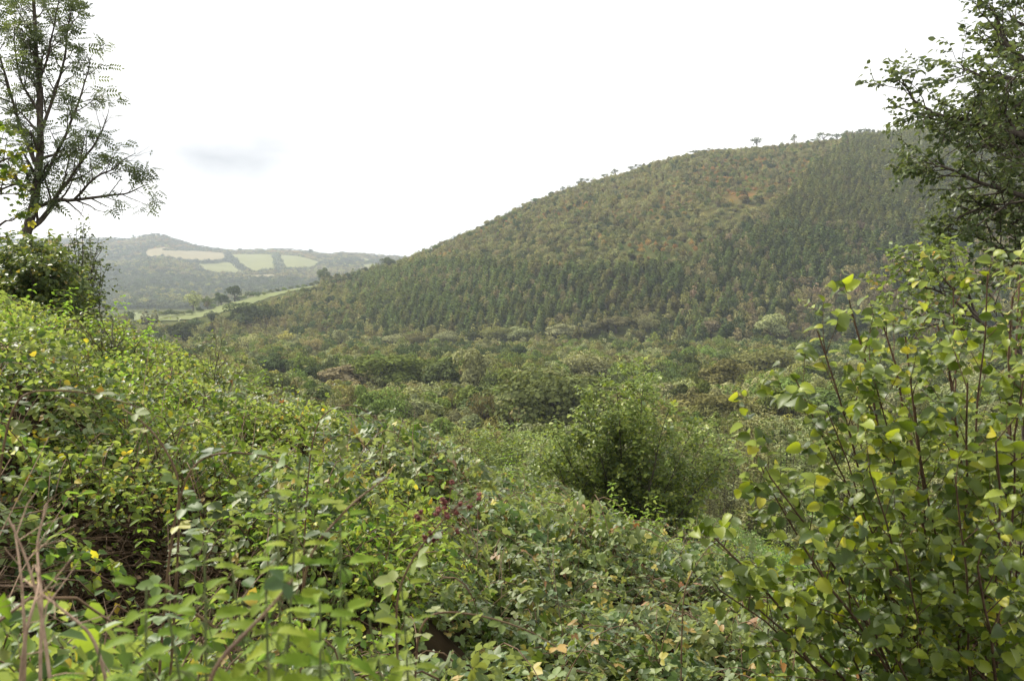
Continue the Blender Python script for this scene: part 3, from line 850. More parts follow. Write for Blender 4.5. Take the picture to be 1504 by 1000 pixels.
for i in np.nonzero(single)[0]:
    k = kinds[kid[i]]; v = int(rng.integers(0, VARI))
    if shp[i] == 0:
        side = 'left half' if PX[i] < 752 else 'right half'
        zone = 'near valley scrub just beyond the brambles' if PYt[i] > 575 else ('middle valley woodland' if PYt[i] > 510 else 'valley woodland below the conifer slope')
        lb = '%s rounded tree in the %s, %s' % (KWORD[k], zone, side)
        wid0 = [.95, 1.15, .8][v]
        sc3 = (ww[i] / wid0, ww[i] / wid0, hh[i])
        lod = 'near' if Y[i] < 190 else 'mid'
        if Y[i] < 110:
            o = thing('broadleaf_tree', (X[i], Y[i], Z[i] - .1), lb, 'tree', lb)
            c = link('crown', tree_mesh('broad', lod, v, k), o); c.scale = sc3
            c = link('trunk', trunk_mesh[v], o); c.scale = sc3
        else:
            o = link('broadleaf_tree', tree_mesh('broad', lod, v, k)); o.location = (X[i], Y[i], Z[i] - .1); o.scale = sc3
            tag(o, lb, 'tree', lb)
    else:
        zone = 'at the left foot of the hill' if PX[i] < 560 else ('low on the slope left of the young tree' if PX[i] < 850 else ('low on the slope above the young tree' if PX[i] < 1050 else 'low on the slope behind the hazel'))
        lb = '%s pointed conifer %s' % (KWORD[k], zone)
        wid0 = [.38, .44, .33][v]
        o = link('conifer_tree', tree_mesh('conifer', 'near', v, k)); o.location = (X[i], Y[i], Z[i] - .1)
        o.scale = (ww[i] / wid0, ww[i] / wid0, hh[i])
        tag(o, lb, 'tree', lb)
    o.rotation_euler = (rng.normal() * (.10 if shp[i] == 0 else .02), rng.normal() * (.10 if shp[i] == 0 else .02), rng.random() * 6.28)
# the rest: one object of broadleaves, one of conifers
for cls, nm in ((0, 'broadleaf_woodland'), (1, 'conifer_woodland')):
    m = (shp == cls) & ~single
    protos = []; lut = {}
    for ki, k in enumerate(kinds):
        for v in range(VARI):
            for lod in (('mid', 'far') if cls == 0 else ('far',)):
                if np.any(m & (kid == ki)):
                    lut[(ki, v, lod)] = len(protos); protos.append(tree_mesh('broad' if cls == 0 else 'conifer', lod, v, k))
    ids = np.nonzero(m)[0]
    vv = rng.integers(0, VARI, len(ids))
    idx = [lut[(kid[i], int(v), ('mid' if Y[i] < 430 else 'far') if cls == 0 else 'far')] for i, v in zip(ids, vv)]
    w0 = np.array([.95, 1.15, .8] if cls == 0 else [.40, .48, .35])[vv]
    sc3 = np.stack([ww[ids] / w0, ww[ids] / w0, hh[ids]], -1)
    rot = np.stack([rng.normal(size=len(ids)) * .03, rng.normal(size=len(ids)) * .03, rng.random(len(ids)) * 6.28], -1)
    scatter_object(nm, protos, np.stack([X[ids], Y[ids], Z[ids] - .2], -1), rot, sc3, idx)
print('woodland', len(X), 'single', int(single.sum()))

# far woods
pts = jitter_grid(1150, 3050, -.75, .06, lambda y: np.interp(y, [1100, 3000], [13, 17]))
fx, fy = pts[:, 0], pts[:, 1]
fz = H(fx, fy)
fpx, fpy = proj(fx, fy, fz)
k_ = ~in_fields(fx, fy) & (fpy < 470) & (fy > crest_y(fx / fy) + 150)
k_ &= ~(vnoise(fx / 55, fy / 80, 61) > .30) | (rng.random(len(fx)) < .15)
fx, fy, fz = fx[k_], fy[k_], fz[k_]
nf = len(fx)
fk = ['far', 'far', 'dark', 'far', 'olive', 'brown']
protos = [tree_mesh('broad', 'far', v, k) for k in fk for v in range(2)]
sel = np.clip((.5 + .9 * vnoise(fx / 150, fy / 200, 62) + (rng.random(nf) - .5) * .6) * 6, 0, 5.99).astype(int)
hf = rng.uniform(7, 12, nf) * np.where(fy > 2700, .55, 1)
wf = rng.uniform(12, 19, nf)
scatter_object('far_woodland', protos, np.stack([fx, fy, fz - .5], -1), np.stack([0 * fx, 0 * fx, rng.random(nf) * 6.28], -1),
               np.stack([wf, wf, hf], -1), sel * 2 + rng.integers(0, 2, nf))
for i, (a, b_, hh_, ww_, lb) in enumerate([(196, 344, 14, 9, 'lone pointed tree on the far skyline left of the rocky top'), (352, 364, 14, 14, 'clump-like tree on the far skyline above the green field'),
                                    (456, 366, 18, 16, 'tree on the far skyline right of the green fields')]):
    notable(a, b_, hh_, ww_, 'dark', lb, ymin=2500, ymax=3050, trunk=False)
# far hedges between the fields
def far_hedge(path, label, wid=11, hgt=7):
    W = np.array([hit(a, b, ymin=1300) for a, b in path])
    P = []
    for i in range(len(W) - 1):
        L_ = np.linalg.norm(W[i + 1] - W[i]); k = max(2, int(L_ / 5))
        for f_ in np.linspace(0, 1, k, endpoint=False): P.append(W[i] * (1 - f_) + W[i + 1] * f_)
    P = np.array(P) + rng.normal(size=(len(P), 2)) * 1.5
    z = H(P[:, 0], P[:, 1])
    n_ = 14
    Q = np.repeat(np.concatenate([P, z[:, None]], 1), n_, 0)
    d = rand_dirs(len(Q)); d[:, 2] = np.abs(d[:, 2])
    sz = np.repeat(.7 + .6 * rng.random(len(P)), n_)[:, None]
    Q = Q + d * np.array([wid / 2, wid / 2, hgt]) * sz
    b = MB(); b.leaves(CARD, Q, unit(np.cross(d, rand_dirs(len(Q)))), d + [0, 0, .3], 4.0)
    o = link('hedge', b.mesh('hedge', MAT['far'])); tag(o, label, 'hedge', None)
far_hedge([(262, 384), (296, 386), (335, 384)], 'dark hedge under the straw-coloured far field')
far_hedge([(334, 373), (337, 384), (350, 391), (358, 398), (366, 402)], 'thick slanting hedge between the two left green far fields', 22, 10)
far_hedge([(404, 374), (407, 384), (412, 398)], 'bushy hedge splitting the wide green far fields', 22, 10)
far_hedge([(362, 404), (400, 400), (440, 398), (462, 396)], 'long dark hedge along the bottom of the green far fields')
far_hedge([(240, 368), (300, 369), (334, 372), (404, 374), (442, 377)], 'thin hedge along the top of the far fields', 8, 5)
far_hedge([(296, 399), (318, 405), (359, 405)], 'hedge under the small square far field')

# ------------------------------------------------------------ undergrowth on the near bank
def clump(leafm, tmpl, n, rad, hgt, size, jit, canes=3, canem='cane', droop=.15, up=1.0):
    b = MB()
    a = rng.random(n) * 6.28; rr = rad * np.sqrt(rng.random(n))
    top = hgt * (1 - .55 * (rr / rad) ** 2)
    z = top * (1 - .75 * rng.random(n) ** 2.2)
    P = np.stack([np.cos(a) * rr, np.sin(a) * rr, z], -1)
    Xd = np.stack([np.cos(a + rng.normal(size=n) * 1.4), np.sin(a + rng.normal(size=n) * 1.4), rng.normal(size=n) * .3 - droop], -1)
    nn = np.array([0, 0, up]) + rng.normal(size=(n, 3)) * jit
    b.leaves(tmpl, P, Xd, nn, size * (.55 + .75 * rng.random(n)))
    ml = b.mesh('clump', [MAT[leafm], MAT[canem]])
    nleaf = len(ml.polygons)
    for i in range(canes):
        a0 = rng.random() * 6.28; r0 = rad * .4; a1 = a0 + rng.normal() * .7
        p0 = np.array([math.cos(a0) * r0, math.sin(a0) * r0, 0]); p2 = np.array([-math.cos(a1) * rad * 1.05, -math.sin(a1) * rad * 1.05, hgt * .35])
        p1 = (p0 + p2) / 2 + [0, 0, hgt * (1.2 + .5 * rng.random())]
        t = np.linspace(0, 1, 8)[:, None]
        b.tube((1 - t) ** 2 * p0 + 2 * t * (1 - t) * p1 + t * t * p2, np.linspace(.0045, .002, 8), 3)
    me = b.mesh('clump', [MAT[leafm], MAT[canem]])
    # tubes are the last quads
    mi = np.zeros(len(me.polygons), np.int32); mi[nleaf:] = 1
    me.polygons.foreach_set('material_index', mi)
    bpy.data.meshes.remove(ml)
    return me
BR = [clump('bramble_leaf', TRIFOL, 190, .42, .34, .084, .60, 4) for _ in range(6)]
HD = [clump('hedge_leaf', oval(.34, .08, .18), 420, .42, .42, .044, .65, 4) for _ in range(5)]
MINT = [clump('mint_leaf', oval(.28, .06, .15), 300, .34, .36, .060, .42, 2, 'nettle_stem') for _ in range(3)]
def low_nettle():
    b = MB(); pos = []; xd = []; nn = []; sz = []
    for s in range(7):
        ox, oy = rng.normal(size=2) * .16; lean = rng.normal(size=2) * .12; h = .45 + .35 * rng.random()
        k = int(h / .05)
        for j in range(3, k):
            f_ = j / k; p = np.array([ox + lean[0] * f_, oy + lean[1] * f_, h * f_])
            for e in (0, math.pi):
                a = e + j * math.pi / 2 + .3 * rng.normal()
                pos.append(p); xd.append((math.cos(a), math.sin(a), -.15 + .5 * (f_ > .85))); nn.append((.2 * rng.normal(), .2 * rng.normal(), 1)); sz.append(.080 * (1 - .45 * f_) * (.8 + .4 * rng.random()))
    b.leaves(oval(.27, .06, .22), pos, xd, nn, np.array(sz))
    return b.mesh('low_nettle', MAT['nettle_leaf'])
NT = [low_nettle() for _ in range(4)]
def dry_bits():
    b = MB()
    for i in range(14):
        a = rng.random() * 6.28; p = np.append(rng.normal(size=2) * .12, 0); h = .3 + .35 * rng.random()
        e = p + [math.cos(a) * .25, math.sin(a) * .25, h]
        b.tube([p, (p + e) / 2 + [0, 0, .06], e], [.003, .0025, .001], 3)
    return b.mesh('dry_stems', MAT['dry'])
DR = [dry_bits() for _ in range(2)]
def litter():
    b = MB(); n = 90
    P = np.concatenate([rng.normal(size=(n, 2)) * .18, rng.random((n, 1)) ** 2 * .16], 1)
    b.leaves(OVAL, P, rand_dirs(n), np.array([0, 0, .8]) + rng.normal(size=(n, 3)) * .6, .05 * (.6 + .8 * rng.random(n)))
    for i in range(10):
        q0 = np.append(rng.normal(size=2) * .2, .02); d = rand_dirs(1)[0] * [.35, .35, .15]; d[2] = abs(d[2])
        b.tube([q0, q0 + d + [0, 0, .08], q0 + 2 * d + [0, 0, .02]], [.004, .003, .002], 4)
    return b.mesh('leaf_litter', MAT['dead'])
LT = [litter() for _ in range(3)]

g = []
y = 1.5
while y < 44:
    dx = .27 + .012 * y
    x = np.arange(-.80 * y - 3.2, .80 * y + 3.0, dx)
    x = x + rng.uniform(-.5, .5, len(x)) * dx
    g.append(np.stack([x, y + rng.uniform(-.5, .5, len(x)) * dx], -1))
    y += dx
g = np.concatenate(g)
bx_, by_ = g[:, 0], g[:, 1]
edge = 14.5 + 19 * sstep(bx_, 2.6, 6.5)
k_ = (by_ < edge + 5) & (np.hypot(bx_, by_) > 2.3)
k_ &= ~((((bx_ + 2.25) / .85) ** 2 + ((by_ - 4.9) / 1.15) ** 2 < 1) & (rng.random(len(bx_)) < .45))
k_ &= ~((vnoise(bx_ / .75, by_ / .9, 91) < -.15) & (rng.random(len(bx_)) < .75))
bx_, by_ = bx_[k_], by_[k_]
bz_ = H(bx_, by_)
nb = len(bx_)
ub = bx_ / by_
q = rng.random(nb); pn = vnoise(bx_ / 1.3, by_ / 1.6, 41)
left = sstep(-ub + pn * .55, .10, .34)
mint = ((np.hypot((bx_ - 1.6) / 1.3, (by_ - 4.3) / 1.0) + pn * .8 < 1) | (np.hypot((bx_ - 7.5) / 2.5, (by_ - 27) / 5) + pn * .9 < 1))
ty = np.where(mint, 2, np.where(q < left * .85, 1, 0))
net = (rng.random(nb) < np.where(ub < -.15, .13, .07)) & (pn > -.1)
ty = np.where(net, 3, ty)
ty = np.where((rng.random(nb) < .03 + .10 * (vnoise(bx_ / .8, by_ / .8, 55) > .22)), 4, ty)
idx = np.zeros(nb, int)
offs = [0, 6, 11, 14, 18]; cnt = [6, 5, 3, 4, 2]
for k in range(5):
    m = ty == k; idx[m] = offs[k] + rng.integers(0, cnt[k], m.sum())
sc = (.8 + .5 * rng.random(nb)) * (1 + .012 * by_)
zs = sc * (.8 + .5 * rng.random(nb)) * (1 + np.where(by_ > 10, .3, .9) * np.clip(vnoise(bx_ / .9, by_ / .9, 57), 0, 1))
tilt = np.stack([rng.normal(size=nb) * .18, rng.normal(size=nb) * .18 + .22, rng.random(nb) * 6.28], -1)
protos = BR + HD + MINT + NT + DR
names = ['brambles', 'hedge_undergrowth', 'mint_undergrowth', 'nettles', 'dry_grass']
a_ = rng.random(190) * 6.28; r_ = np.sqrt(rng.random(190))
lx = -2.25 + np.cos(a_) * r_ * 1.15; ly = 4.9 + np.sin(a_) * r_ * 1.5
lz = H(lx, ly)
scatter_object('dead_leaves', LT, np.stack([lx, ly, lz], -1), np.stack([rng.normal(size=190) * .2, rng.normal(size=190) * .2, rng.random(190) * 6.28], -1), np.ones((190, 3)), rng.integers(0, 3, 190))
for k in range(5):
    m = ty == k
    scatter_object(names[k], protos[offs[k]:offs[k] + cnt[k]], np.stack([bx_, by_, bz_ - .05], -1)[m], tilt[m], np.stack([sc, sc, zs], -1)[m], idx[m] - offs[k])
print('undergrowth clumps', nb)

# ------------------------------------------------------------ the young tree in the middle
def base_on(px, Y):
    u, _ = ray(px, 500); x = float(u) * Y
    return np.array([x, Y, hz(x, Y)])
def bez(p0, p1, p2, n=9):
    t = np.linspace(0, 1, n)[:, None]
    return (1 - t) ** 2 * np.array(p0) + 2 * t * (1 - t) * np.array(p1) + t * t * np.array(p2)
def multi_stem(base, targets, r, par, bow=.35, spread=.12):
    pl = Plant()
    for tg in targets:
        tg = np.array(tg, float)
        p0 = base + np.append(rng.normal(size=2) * spread, 0)
        mid = (p0 + tg) / 2; mid[:2] = p0[:2] * (1 - bow) + tg[:2] * bow; mid[2] = p0[2] * .45 + tg[2] * .55 + .02
        pts = bez(p0, mid, tg, 12) + rng.normal(size=(12, 3)) * .012
        pl.along(pts, r * (.7 + .5 * rng.random()), 0, par, start=.18)
    return pl
root_y = 20.5
b0 = base_on(925, root_y)
o = thing('young_tree', b0, 'bushy young tree standing alone in the brambles, centre right', 'tree')
par = dict(levels=3, seg=[.3, .14, .1], wig=[.05, .12, .15], trop=[(0, 0, .02), (0, 0, .05), (0, 0, .04)], kids=[9, 7.5], per_m=True,
           ang=[.75, .8], len=[0, .95, .36], rmin=.003, leaflvl=1, gap=.046)
tg = []
for (px_, py_) in [(945, 552), (905, 556), (885, 585), (960, 580), (925, 600), (850, 640), (805, 662), (825, 690), (865, 610), (980, 600), (1000, 640), (1035, 640), (1060, 668), (1045, 700), (900, 620), (950, 640), (880, 660), (985, 680), (920, 690), (850, 720), (1000, 730), (792, 660), (815, 635), (840, 625), (830, 665), (1072, 662), (1055, 632), (1020, 615), (870, 575), (930, 540)]:
    tg.append(at(px_, py_ + 6, root_y + rng.normal() * .8) - b0)
pl = multi_stem(np.zeros(3), tg, .022, par)
pl.build(o, MAT['bark'], MAT['sallow_leaf'], OVAL, .115, jit=.6)
print('young tree leaves', pl.count)

# hazel at the right
hb = np.array([2.75, 5.1, hz(2.75, 5.1) - .05])
o = thing('hazel_bush', hb, 'large hazel bush with yellowing round leaves filling the right corner', 'bush')
par = dict(levels=3, seg=[.25, .12, .08], wig=[.04, .08, .10], trop=[(0, 0, 0), (0, 0, .03), (0, 0, -.01)], kids=[5.4, 6.0], per_m=True,
           ang=[.62, .75], len=[0, .62, .22], rmin=.0022, leaflvl=1, gap=.033)
tg = []
for (px_, py_, y_) in [(1045, 790, 3.9), (1060, 870, 4.0), (1105, 650, 4.3), (1140, 700, 4.0), (1165, 555, 4.6), (1200, 485, 4.6), (1215, 600, 4.2), (1245, 462, 4.8), (1290, 560, 4.4),
                       (1330, 500, 4.8), (1380, 480, 5.0), (1345, 600, 4.3), (1450, 405, 4.5), (1490, 440, 4.9), (1420, 560, 4.3), (1500, 560, 4.2), (1470, 650, 4.0), (1280, 700, 4.0), (1400, 700, 3.9),
                       (1560, 430, 4.9), (1600, 560, 4.6), (1620, 700, 4.4), (1180, 800, 3.9), (1330, 820, 3.9), (1120, 900, 4.1), (1440, 830, 3.8), (1250, 880, 4.0), (1540, 820, 3.9),
                       (1300, 470, 5.6), (1400, 420, 5.9), (1500, 380, 6.0), (1250, 620, 5.8), (1350, 700, 5.8), (1450, 760, 5.4)]:
    tg.append(at(px_, py_, y_) - hb)
pl = multi_stem(np.zeros(3), tg, .0145, par, bow=.36, spread=.16)
def hazel_rnd(P):
    r = rng.random(len(P)) * .86
    out_ = np.linalg.norm(P, axis=1) / 3.0
    yel = rng.random(len(P)) < .05 + .16 * np.clip(out_ - .5, 0, 1)
    return np.where(yel, .9 + .1 * rng.random(len(P)), r)
pl.build(o, MAT['hazel_bark'], MAT['hazel_leaf'], HAZEL, .070, droop=.3, jit=.75, norm_bias=(-.15, -.45, 0), wood='stems', leaf='leaves', extra=hazel_rnd)
print('hazel leaves', pl.count)

# ------------------------------------------------------------ trees that frame the view
def framed(name, limbs, base, label, cat, par, bark, leafm, tmpl, size, r0=.05, trunk_pts=None, rt=.12, keep=None, **kw):
    base = np.array(base)
    o = thing(name, base, label, cat)
    pl = Plant()
    if trunk_pts is not None:
        tp = np.array([np.array(q) - base for q in trunk_pts])
        # smooth the trunk line
        pl.w.tube(tp, np.linspace(rt, rt * .3, len(tp)), 8)
    for (pts, r, r1) in limbs:
        P = np.array([at(*p) for p in pts]) - base
        # resample with a little wander
        seg = np.linspace(0, len(P) - 1, (len(P) - 1) * 4 + 1)
        Q = np.stack([np.interp(seg, np.arange(len(P)), P[:, k]) for k in range(3)], -1)
        Q[1:-1] += rng.normal(size=(len(Q) - 2, 3)) * .02
        Q[1:-1] = (Q[:-2] + Q[1:-1] * 2 + Q[2:]) / 4
        pl.along(Q, r, 0, par, r1=r1, start=.12)
    pl.build(o, bark, leafm, tmpl, size, keep=keep, **kw)
    print(name, 'leaves', pl.count)
    return o
# left ash
YL = 20.0
bl = base_on(25, YL)
par = dict(levels=3, seg=[.4, .2, .12], wig=[.05, .14, .18], trop=[(0, 0, .02), (0, 0, .10), (.02, 0, .06)], kids=[4.6, 5.4], per_m=True,
           ang=[.75, .8], len=[0, .95, .42], rmin=.004, leaflvl=1, gap=.070)
t0 = [bl - [0, 0, .2], at(30, 375, YL), at(38, 345, YL), at(50, 300, YL), at(58, 240, YL), at(60, 170, YL), at(56, 90, YL), at(50, 10, YL), at(45, -70, YL)]
limbs = [
    ([(38, 345, YL), (50, 300, YL), (58, 240, YL), (60, 170, YL), (56, 90, YL), (50, 10, YL), (46, -40, YL)], .11, .02),
    ([(40, 340, YL), (62, 320, YL), (78, 296, YL), (110, 292, YL - .3), (150, 290, YL - .5), (185, 285, YL - .6), (215, 272, YL - .7)], .07, .008),
    ([(78, 296, YL), (105, 262, YL), (130, 225, YL - .4), (150, 195, YL - .6), (160, 160, YL - .8)], .045, .006),
    ([(58, 270, YL), (90, 215, YL), (112, 160, YL), (128, 110, YL), (136, 80, YL)], .04, .006),
    ([(58, 200, YL), (80, 140, YL), (96, 80, YL), (105, 20, YL), (108, -20, YL)], .04, .006),
    ([(56, 250, YL), (30, 190, YL + .4), (10, 120, YL + .6), (-10, 50, YL + .8), (-20, -20, YL + 1)], .05, .008),
    ([(52, 290, YL), (20, 260, YL), (-15, 230, YL), (-50, 200, YL)], .05, .01),
    ([(110, 292, YL - .3), (140, 262, YL - .8), (170, 245, YL - 1), (200, 225, YL - 1)], .03, .005),
    ([(56, 130, YL), (75, 70, YL - .5), (85, 10, YL - .8), (88, -20, YL - .8)], .03, .005),
    ([(60, 170, YL), (30, 120, YL), (20, 60, YL), (22, 0, YL)], .03, .006),
]
framed('ash_tree', limbs, bl, 'tall sparse dark tree leaning at the left edge against the sky', 'tree', par, MAT['bark'], MAT['ash_leaf'], PINNATE, .26,
       trunk_pts=t0[:3], rt=.13, keep=lambda P: vnoise(P[:, 0] / .42, P[:, 2] / .42 + P[:, 1], 71) > -.24 + .26 * sstep(P[:, 0], 1.2, 2.6), jit=.8, droop=.4, up=.6)
# right ash: boughs reaching in from a trunk outside the frame
YR = 9.0
br_ = base_on(1640, YR)
par = dict(levels=3, seg=[.25, .12, .08], wig=[.06, .14, .16], trop=[(0, 0, .0), (-.02, 0, .05), (-.02, 0, .02)], kids=[11.0, 10.0], per_m=True,
           ang=[.8, .85], len=[0, .75, .30], rmin=.0028, leaflvl=1, gap=.028)
limbs = [
    ([(1640, 240, YR), (1560, 215, YR), (1490, 195, YR), (1440, 180, YR - .2), (1395, 176, YR - .3), (1350, 150, YR - .4), (1318, 118, YR - .4)], .045, .004),
    ([(1640, 200, YR), (1560, 130, YR), (1500, 90, YR), (1470, 50, YR), (1455, 10, YR)], .045, .006),
    ([(1640, 160, YR), (1580, 60, YR), (1530, 0, YR), (1490, -50, YR)], .045, .008),
    ([(1560, 130, YR), (1490, 120, YR - .3), (1440, 110, YR - .5), (1412, 95, YR - .6)], .03, .004),
    ([(1640, 330, YR), (1560, 310, YR), (1480, 285, YR - .2), (1425, 262, YR - .4), (1385, 245, YR - .5), (1362, 240, YR - .5)], .035, .004),
    ([(1640, 370, YR), (1560, 350, YR), (1490, 320, YR), (1450, 300, YR), (1410, 318, YR), (1390, 335, YR)], .035, .004),
    ([(1640, 420, YR), (1560, 400, YR), (1500, 380, YR), (1450, 352, YR), (1400, 336, YR)], .03, .004),
    ([(1600, 300, YR + .6), (1530, 240, YR + .6), (1460, 215, YR + .6), (1410, 212, YR + .6), (1380, 205, YR + .6)], .03, .004),
    ([(1600, 260, YR + .5), (1540, 180, YR + .5), (1490, 150, YR + .6), (1450, 150, YR + .6)], .03, .004),
    ([(1620, 450, YR), (1560, 430, YR), (1510, 410, YR), (1475, 385, YR)], .03, .004),
    ([(1600, 350, YR + .8), (1540, 300, YR + .8), (1490, 250, YR + .8), (1460, 245, YR + .8)], .03, .004),
    ([(1600, 100, YR + .8), (1540, 60, YR + .8), (1500, 40, YR + .8), (1480, 20, YR + .8)], .03, .004),
    ([(1620, 120, YR - .6), (1560, 90, YR - .6), (1510, 100, YR - .6), (1475, 130, YR - .6)], .03, .004),
    ([(1620, 260, YR - .8), (1560, 240, YR - .8), (1510, 245, YR - .8), (1470, 225, YR - .8)], .03, .004),
    ([(1620, 330, YR - .6), (1560, 345, YR - .6), (1520, 370, YR - .6), (1490, 400, YR - .6)], .03, .004),
    ([(1620, 200, YR + 1.2), (1550, 190, YR + 1.2), (1500, 170, YR + 1.2), (1450, 165, YR + 1.2)], .03, .004),
    ([(1600, 400, YR + .5), (1550, 350, YR + .5), (1510, 330, YR + .5), (1490, 300, YR + .5)], .03, .004),
]
tp = [br_ - [0, 0, .2], at(1645, 600, YR), at(1640, 400, YR), at(1640, 200, YR), at(1645, 0, YR), at(1650, -200, YR)]
framed('overhanging_tree', limbs, br_, 'dark leafy boughs of a tree reaching in from the right edge', 'tree', par, MAT['bark'], MAT['ash_leaf'], OVAL, .064,
       trunk_pts=tp, rt=.16, keep=lambda P: vnoise(P[:, 0] / .25, P[:, 2] / .25 + P[:, 1], 72) > -.33, jit=.7, droop=.35)
# pale elder behind the hazel
YE = 7.4
be = base_on(1500, YE)
par_e = dict(levels=3, seg=[.2, .1, .07], wig=[.06, .12, .14], trop=[(0, 0, .0), (0, 0, .04), (0, 0, .0)], kids=[13.0, 9.0], per_m=True,
             ang=[.8, .8], len=[0, .50, .20], rmin=.002, leaflvl=1, gap=.024)
limbs = [([(1500, 520, YE), (1440, 470, YE), (1380, 430, YE), (1330, 418, YE), (1298, 430, YE)], .016, .003),
         ([(1440, 470, YE), (1400, 420, YE), (1365, 395, YE), (1340, 392, YE)], .012, .003),
         ([(1440, 470, YE), (1410, 410, YE), (1395, 380, YE)], .012, .003),
         ([(1460, 490, YE), (1400, 480, YE), (1350, 462, YE), (1310, 455, YE)], .012, .003),
         ([(1500, 520, YE), (1470, 450, YE), (1440, 405, YE)], .012, .003)]
framed('elder_bush', limbs, be, 'pale green bush with small leaves between hazel and overhanging boughs', 'bush', par_e, MAT['bark'], MAT['elder_leaf'], OVAL, .060,
       trunk_pts=[be, at(1505, 700, YE), at(1500, 520, YE)], rt=.03, jit=.7)
# yellowing maple, left edge
YM = 8.0
bm = base_on(-60, YM)
par_m = dict(levels=3, seg=[.2, .12, .08], wig=[.06, .12, .14], trop=[(0, 0, .0), (0, 0, .04), (0, 0, .0)], kids=[12.0, 9.0], per_m=True,
             ang=[.8, .8], len=[0, .40, .18], rmin=.003, leaflvl=1, gap=.05)
limbs = [([(-60, 300, YM), (-30, 260, YM), (5, 235, YM), (28, 225, YM)], .02, .003), ([(-60, 340, YM), (-20, 300, YM), (15, 275, YM), (34, 270, YM)], .02, .003),
         ([(-60, 380, YM), (-25, 350, YM), (10, 325, YM), (22, 322, YM)], .02, .003), ([(-60, 250, YM), (-40, 220, YM), (-10, 205, YM), (8, 205, YM)], .02, .003)]
framed('maple_tree', limbs, bm, 'small maple with yellow and green leaves at the left edge', 'tree', par_m, MAT['bark'], MAT['maple_leaf'], MAPLE, .058,
       trunk_pts=[bm, at(-62, 450, YM), at(-60, 250, YM), at(-55, 150, YM)], rt=.05, jit=.7)

# shrubs on the left bank
def shrub(name, px, Y, tops, label, leafm, tmpl, size, r=.015, kids=(7, 7), ln=(0, .5, .2), gap=.035, jit=.7, leaflvl=1):
    b = base_on(px, Y)
    o = thing(name, b, label, 'shrub')
    par = dict(levels=3, seg=[.2, .1, .08], wig=[.05, .12, .14], trop=[(0, 0, .02), (0, 0, .04), (0, 0, .02)], kids=list(kids), per_m=True,
               ang=[.8, .8], len=list(ln), rmin=.002, leaflvl=leaflvl, gap=gap)
    pl = multi_stem(np.zeros(3), [at(a, c, Y + dy) - b for (a, c, dy) in tops], r, par)
    pl.build(o, MAT['bark'], leafm, tmpl, size, jit=jit, wood='stems', leaf='leaves')
    print(name, label[:20], pl.count)
    return o
shrub('shrub', 55, 14.5, [(40 + 100 * math.cos(a) * q_, 445 - 98 * math.sin(a) * q_, rng.normal() * .5) for a, q_ in zip(rng.uniform(-.1, 3.2, 60), np.sqrt(rng.uniform(.12, 1, 60)))],
      'dense rounded grey-green shrub under the tall sparse tree', MAT['shrub_leaf'], OVAL, .085, gap=.020, ln=(0, .55, .22))
shrub('shrub', 118, 16.5, [(118 + 42 * math.cos(a) * q_, 400 - 72 * math.sin(a) * q_, rng.normal() * .4) for a, q_ in zip(rng.uniform(0, 3.2, 24), np.sqrt(rng.uniform(.2, 1, 24)))],
      'dark thin-twigged shrub right of the rounded shrub, before the far hill', MAT['ash_leaf'], OVAL, .07, gap=.045, kids=(6, 6))
shrub('shrub', 175, 11.5, [(x, y, rng.normal() * .4) for x, y in [(120, 475), (145, 462), (165, 468), (185, 482), (205, 500), (215, 515), (150, 500), (180, 510), (100, 480), (225, 525)]],
      'low dark shrub with reddish leaves on the bank edge at the left', MAT['shrub_leaf'], OVAL, .065, gap=.035, ln=(0, .35, .15))
shrub('sapling', 318, 12.5, [(x, y, rng.normal() * .2) for x, y in [(313, 472), (328, 490), (300, 500), (345, 510), (285, 515), (318, 500), (360, 530), (340, 530), (295, 535)]],
      'slender willow sapling poking above the bank in front of the valley', MAT['elder_leaf'], SLIM, .065, r=.008, kids=(5, 5), ln=(0, .3, .14), gap=.05)
shrub('sapling', 420, 12.0, [(x, y, rng.normal() * .2) for x, y in [(412, 548), (430, 545), (445, 565), (400, 565), (425, 575)]],
      'small leafy sapling on the bank right of the slender willow', MAT['hedge_leaf'], OVAL, .06, r=.006, kids=(6, 6), ln=(0, .22, .12), gap=.04)
# scrub willows just below the bank
for (a, c, Yy, lb) in [(690, 618, 46, 'dark twiggy willow bush peeping over the bramble slope, left one'), (735, 612, 44, 'dark twiggy willow bush peeping over the bramble slope, tallest one'),
                       (785, 622, 45, 'dark twiggy willow bush peeping over the bramble slope, nearest the young tree')]:
    shrub('willow_bush', a, Yy, [(a + dx, c + abs(dx) * .35 + 8 + rng.random() * 10, rng.normal() * 1.0) for dx in (-34, -24, -14, -6, 2, 10, 18, 28, -20, 14)], lb, MAT['sallow_leaf'], SLIM, .24,
          r=.03, kids=(3.2, 3.2), ln=(0, 1.1, .5), gap=.075)
for (a, c, Yy, lb) in [(1065, 602, 62, 'pale willow bush right of the young tree'), (1110, 588, 66, 'pale willow bush behind the hazel tips'), (1030, 610, 60, 'pale willow bush half behind the young tree'), (1160, 600, 64, 'pale willow bush showing through the hazel')]:
    shrub('willow_bush', a, Yy, [(a + dx, c + abs(dx) * .4 + 8 + rng.random() * 14, rng.normal() * 1.4) for dx in (-36, -24, -14, -6, 4, 12, 22, 34)], lb, MAT['willow'], SLIM, .30,
          r=.035, kids=(2.6, 3.0), ln=(0, 1.3, .6), gap=.09)

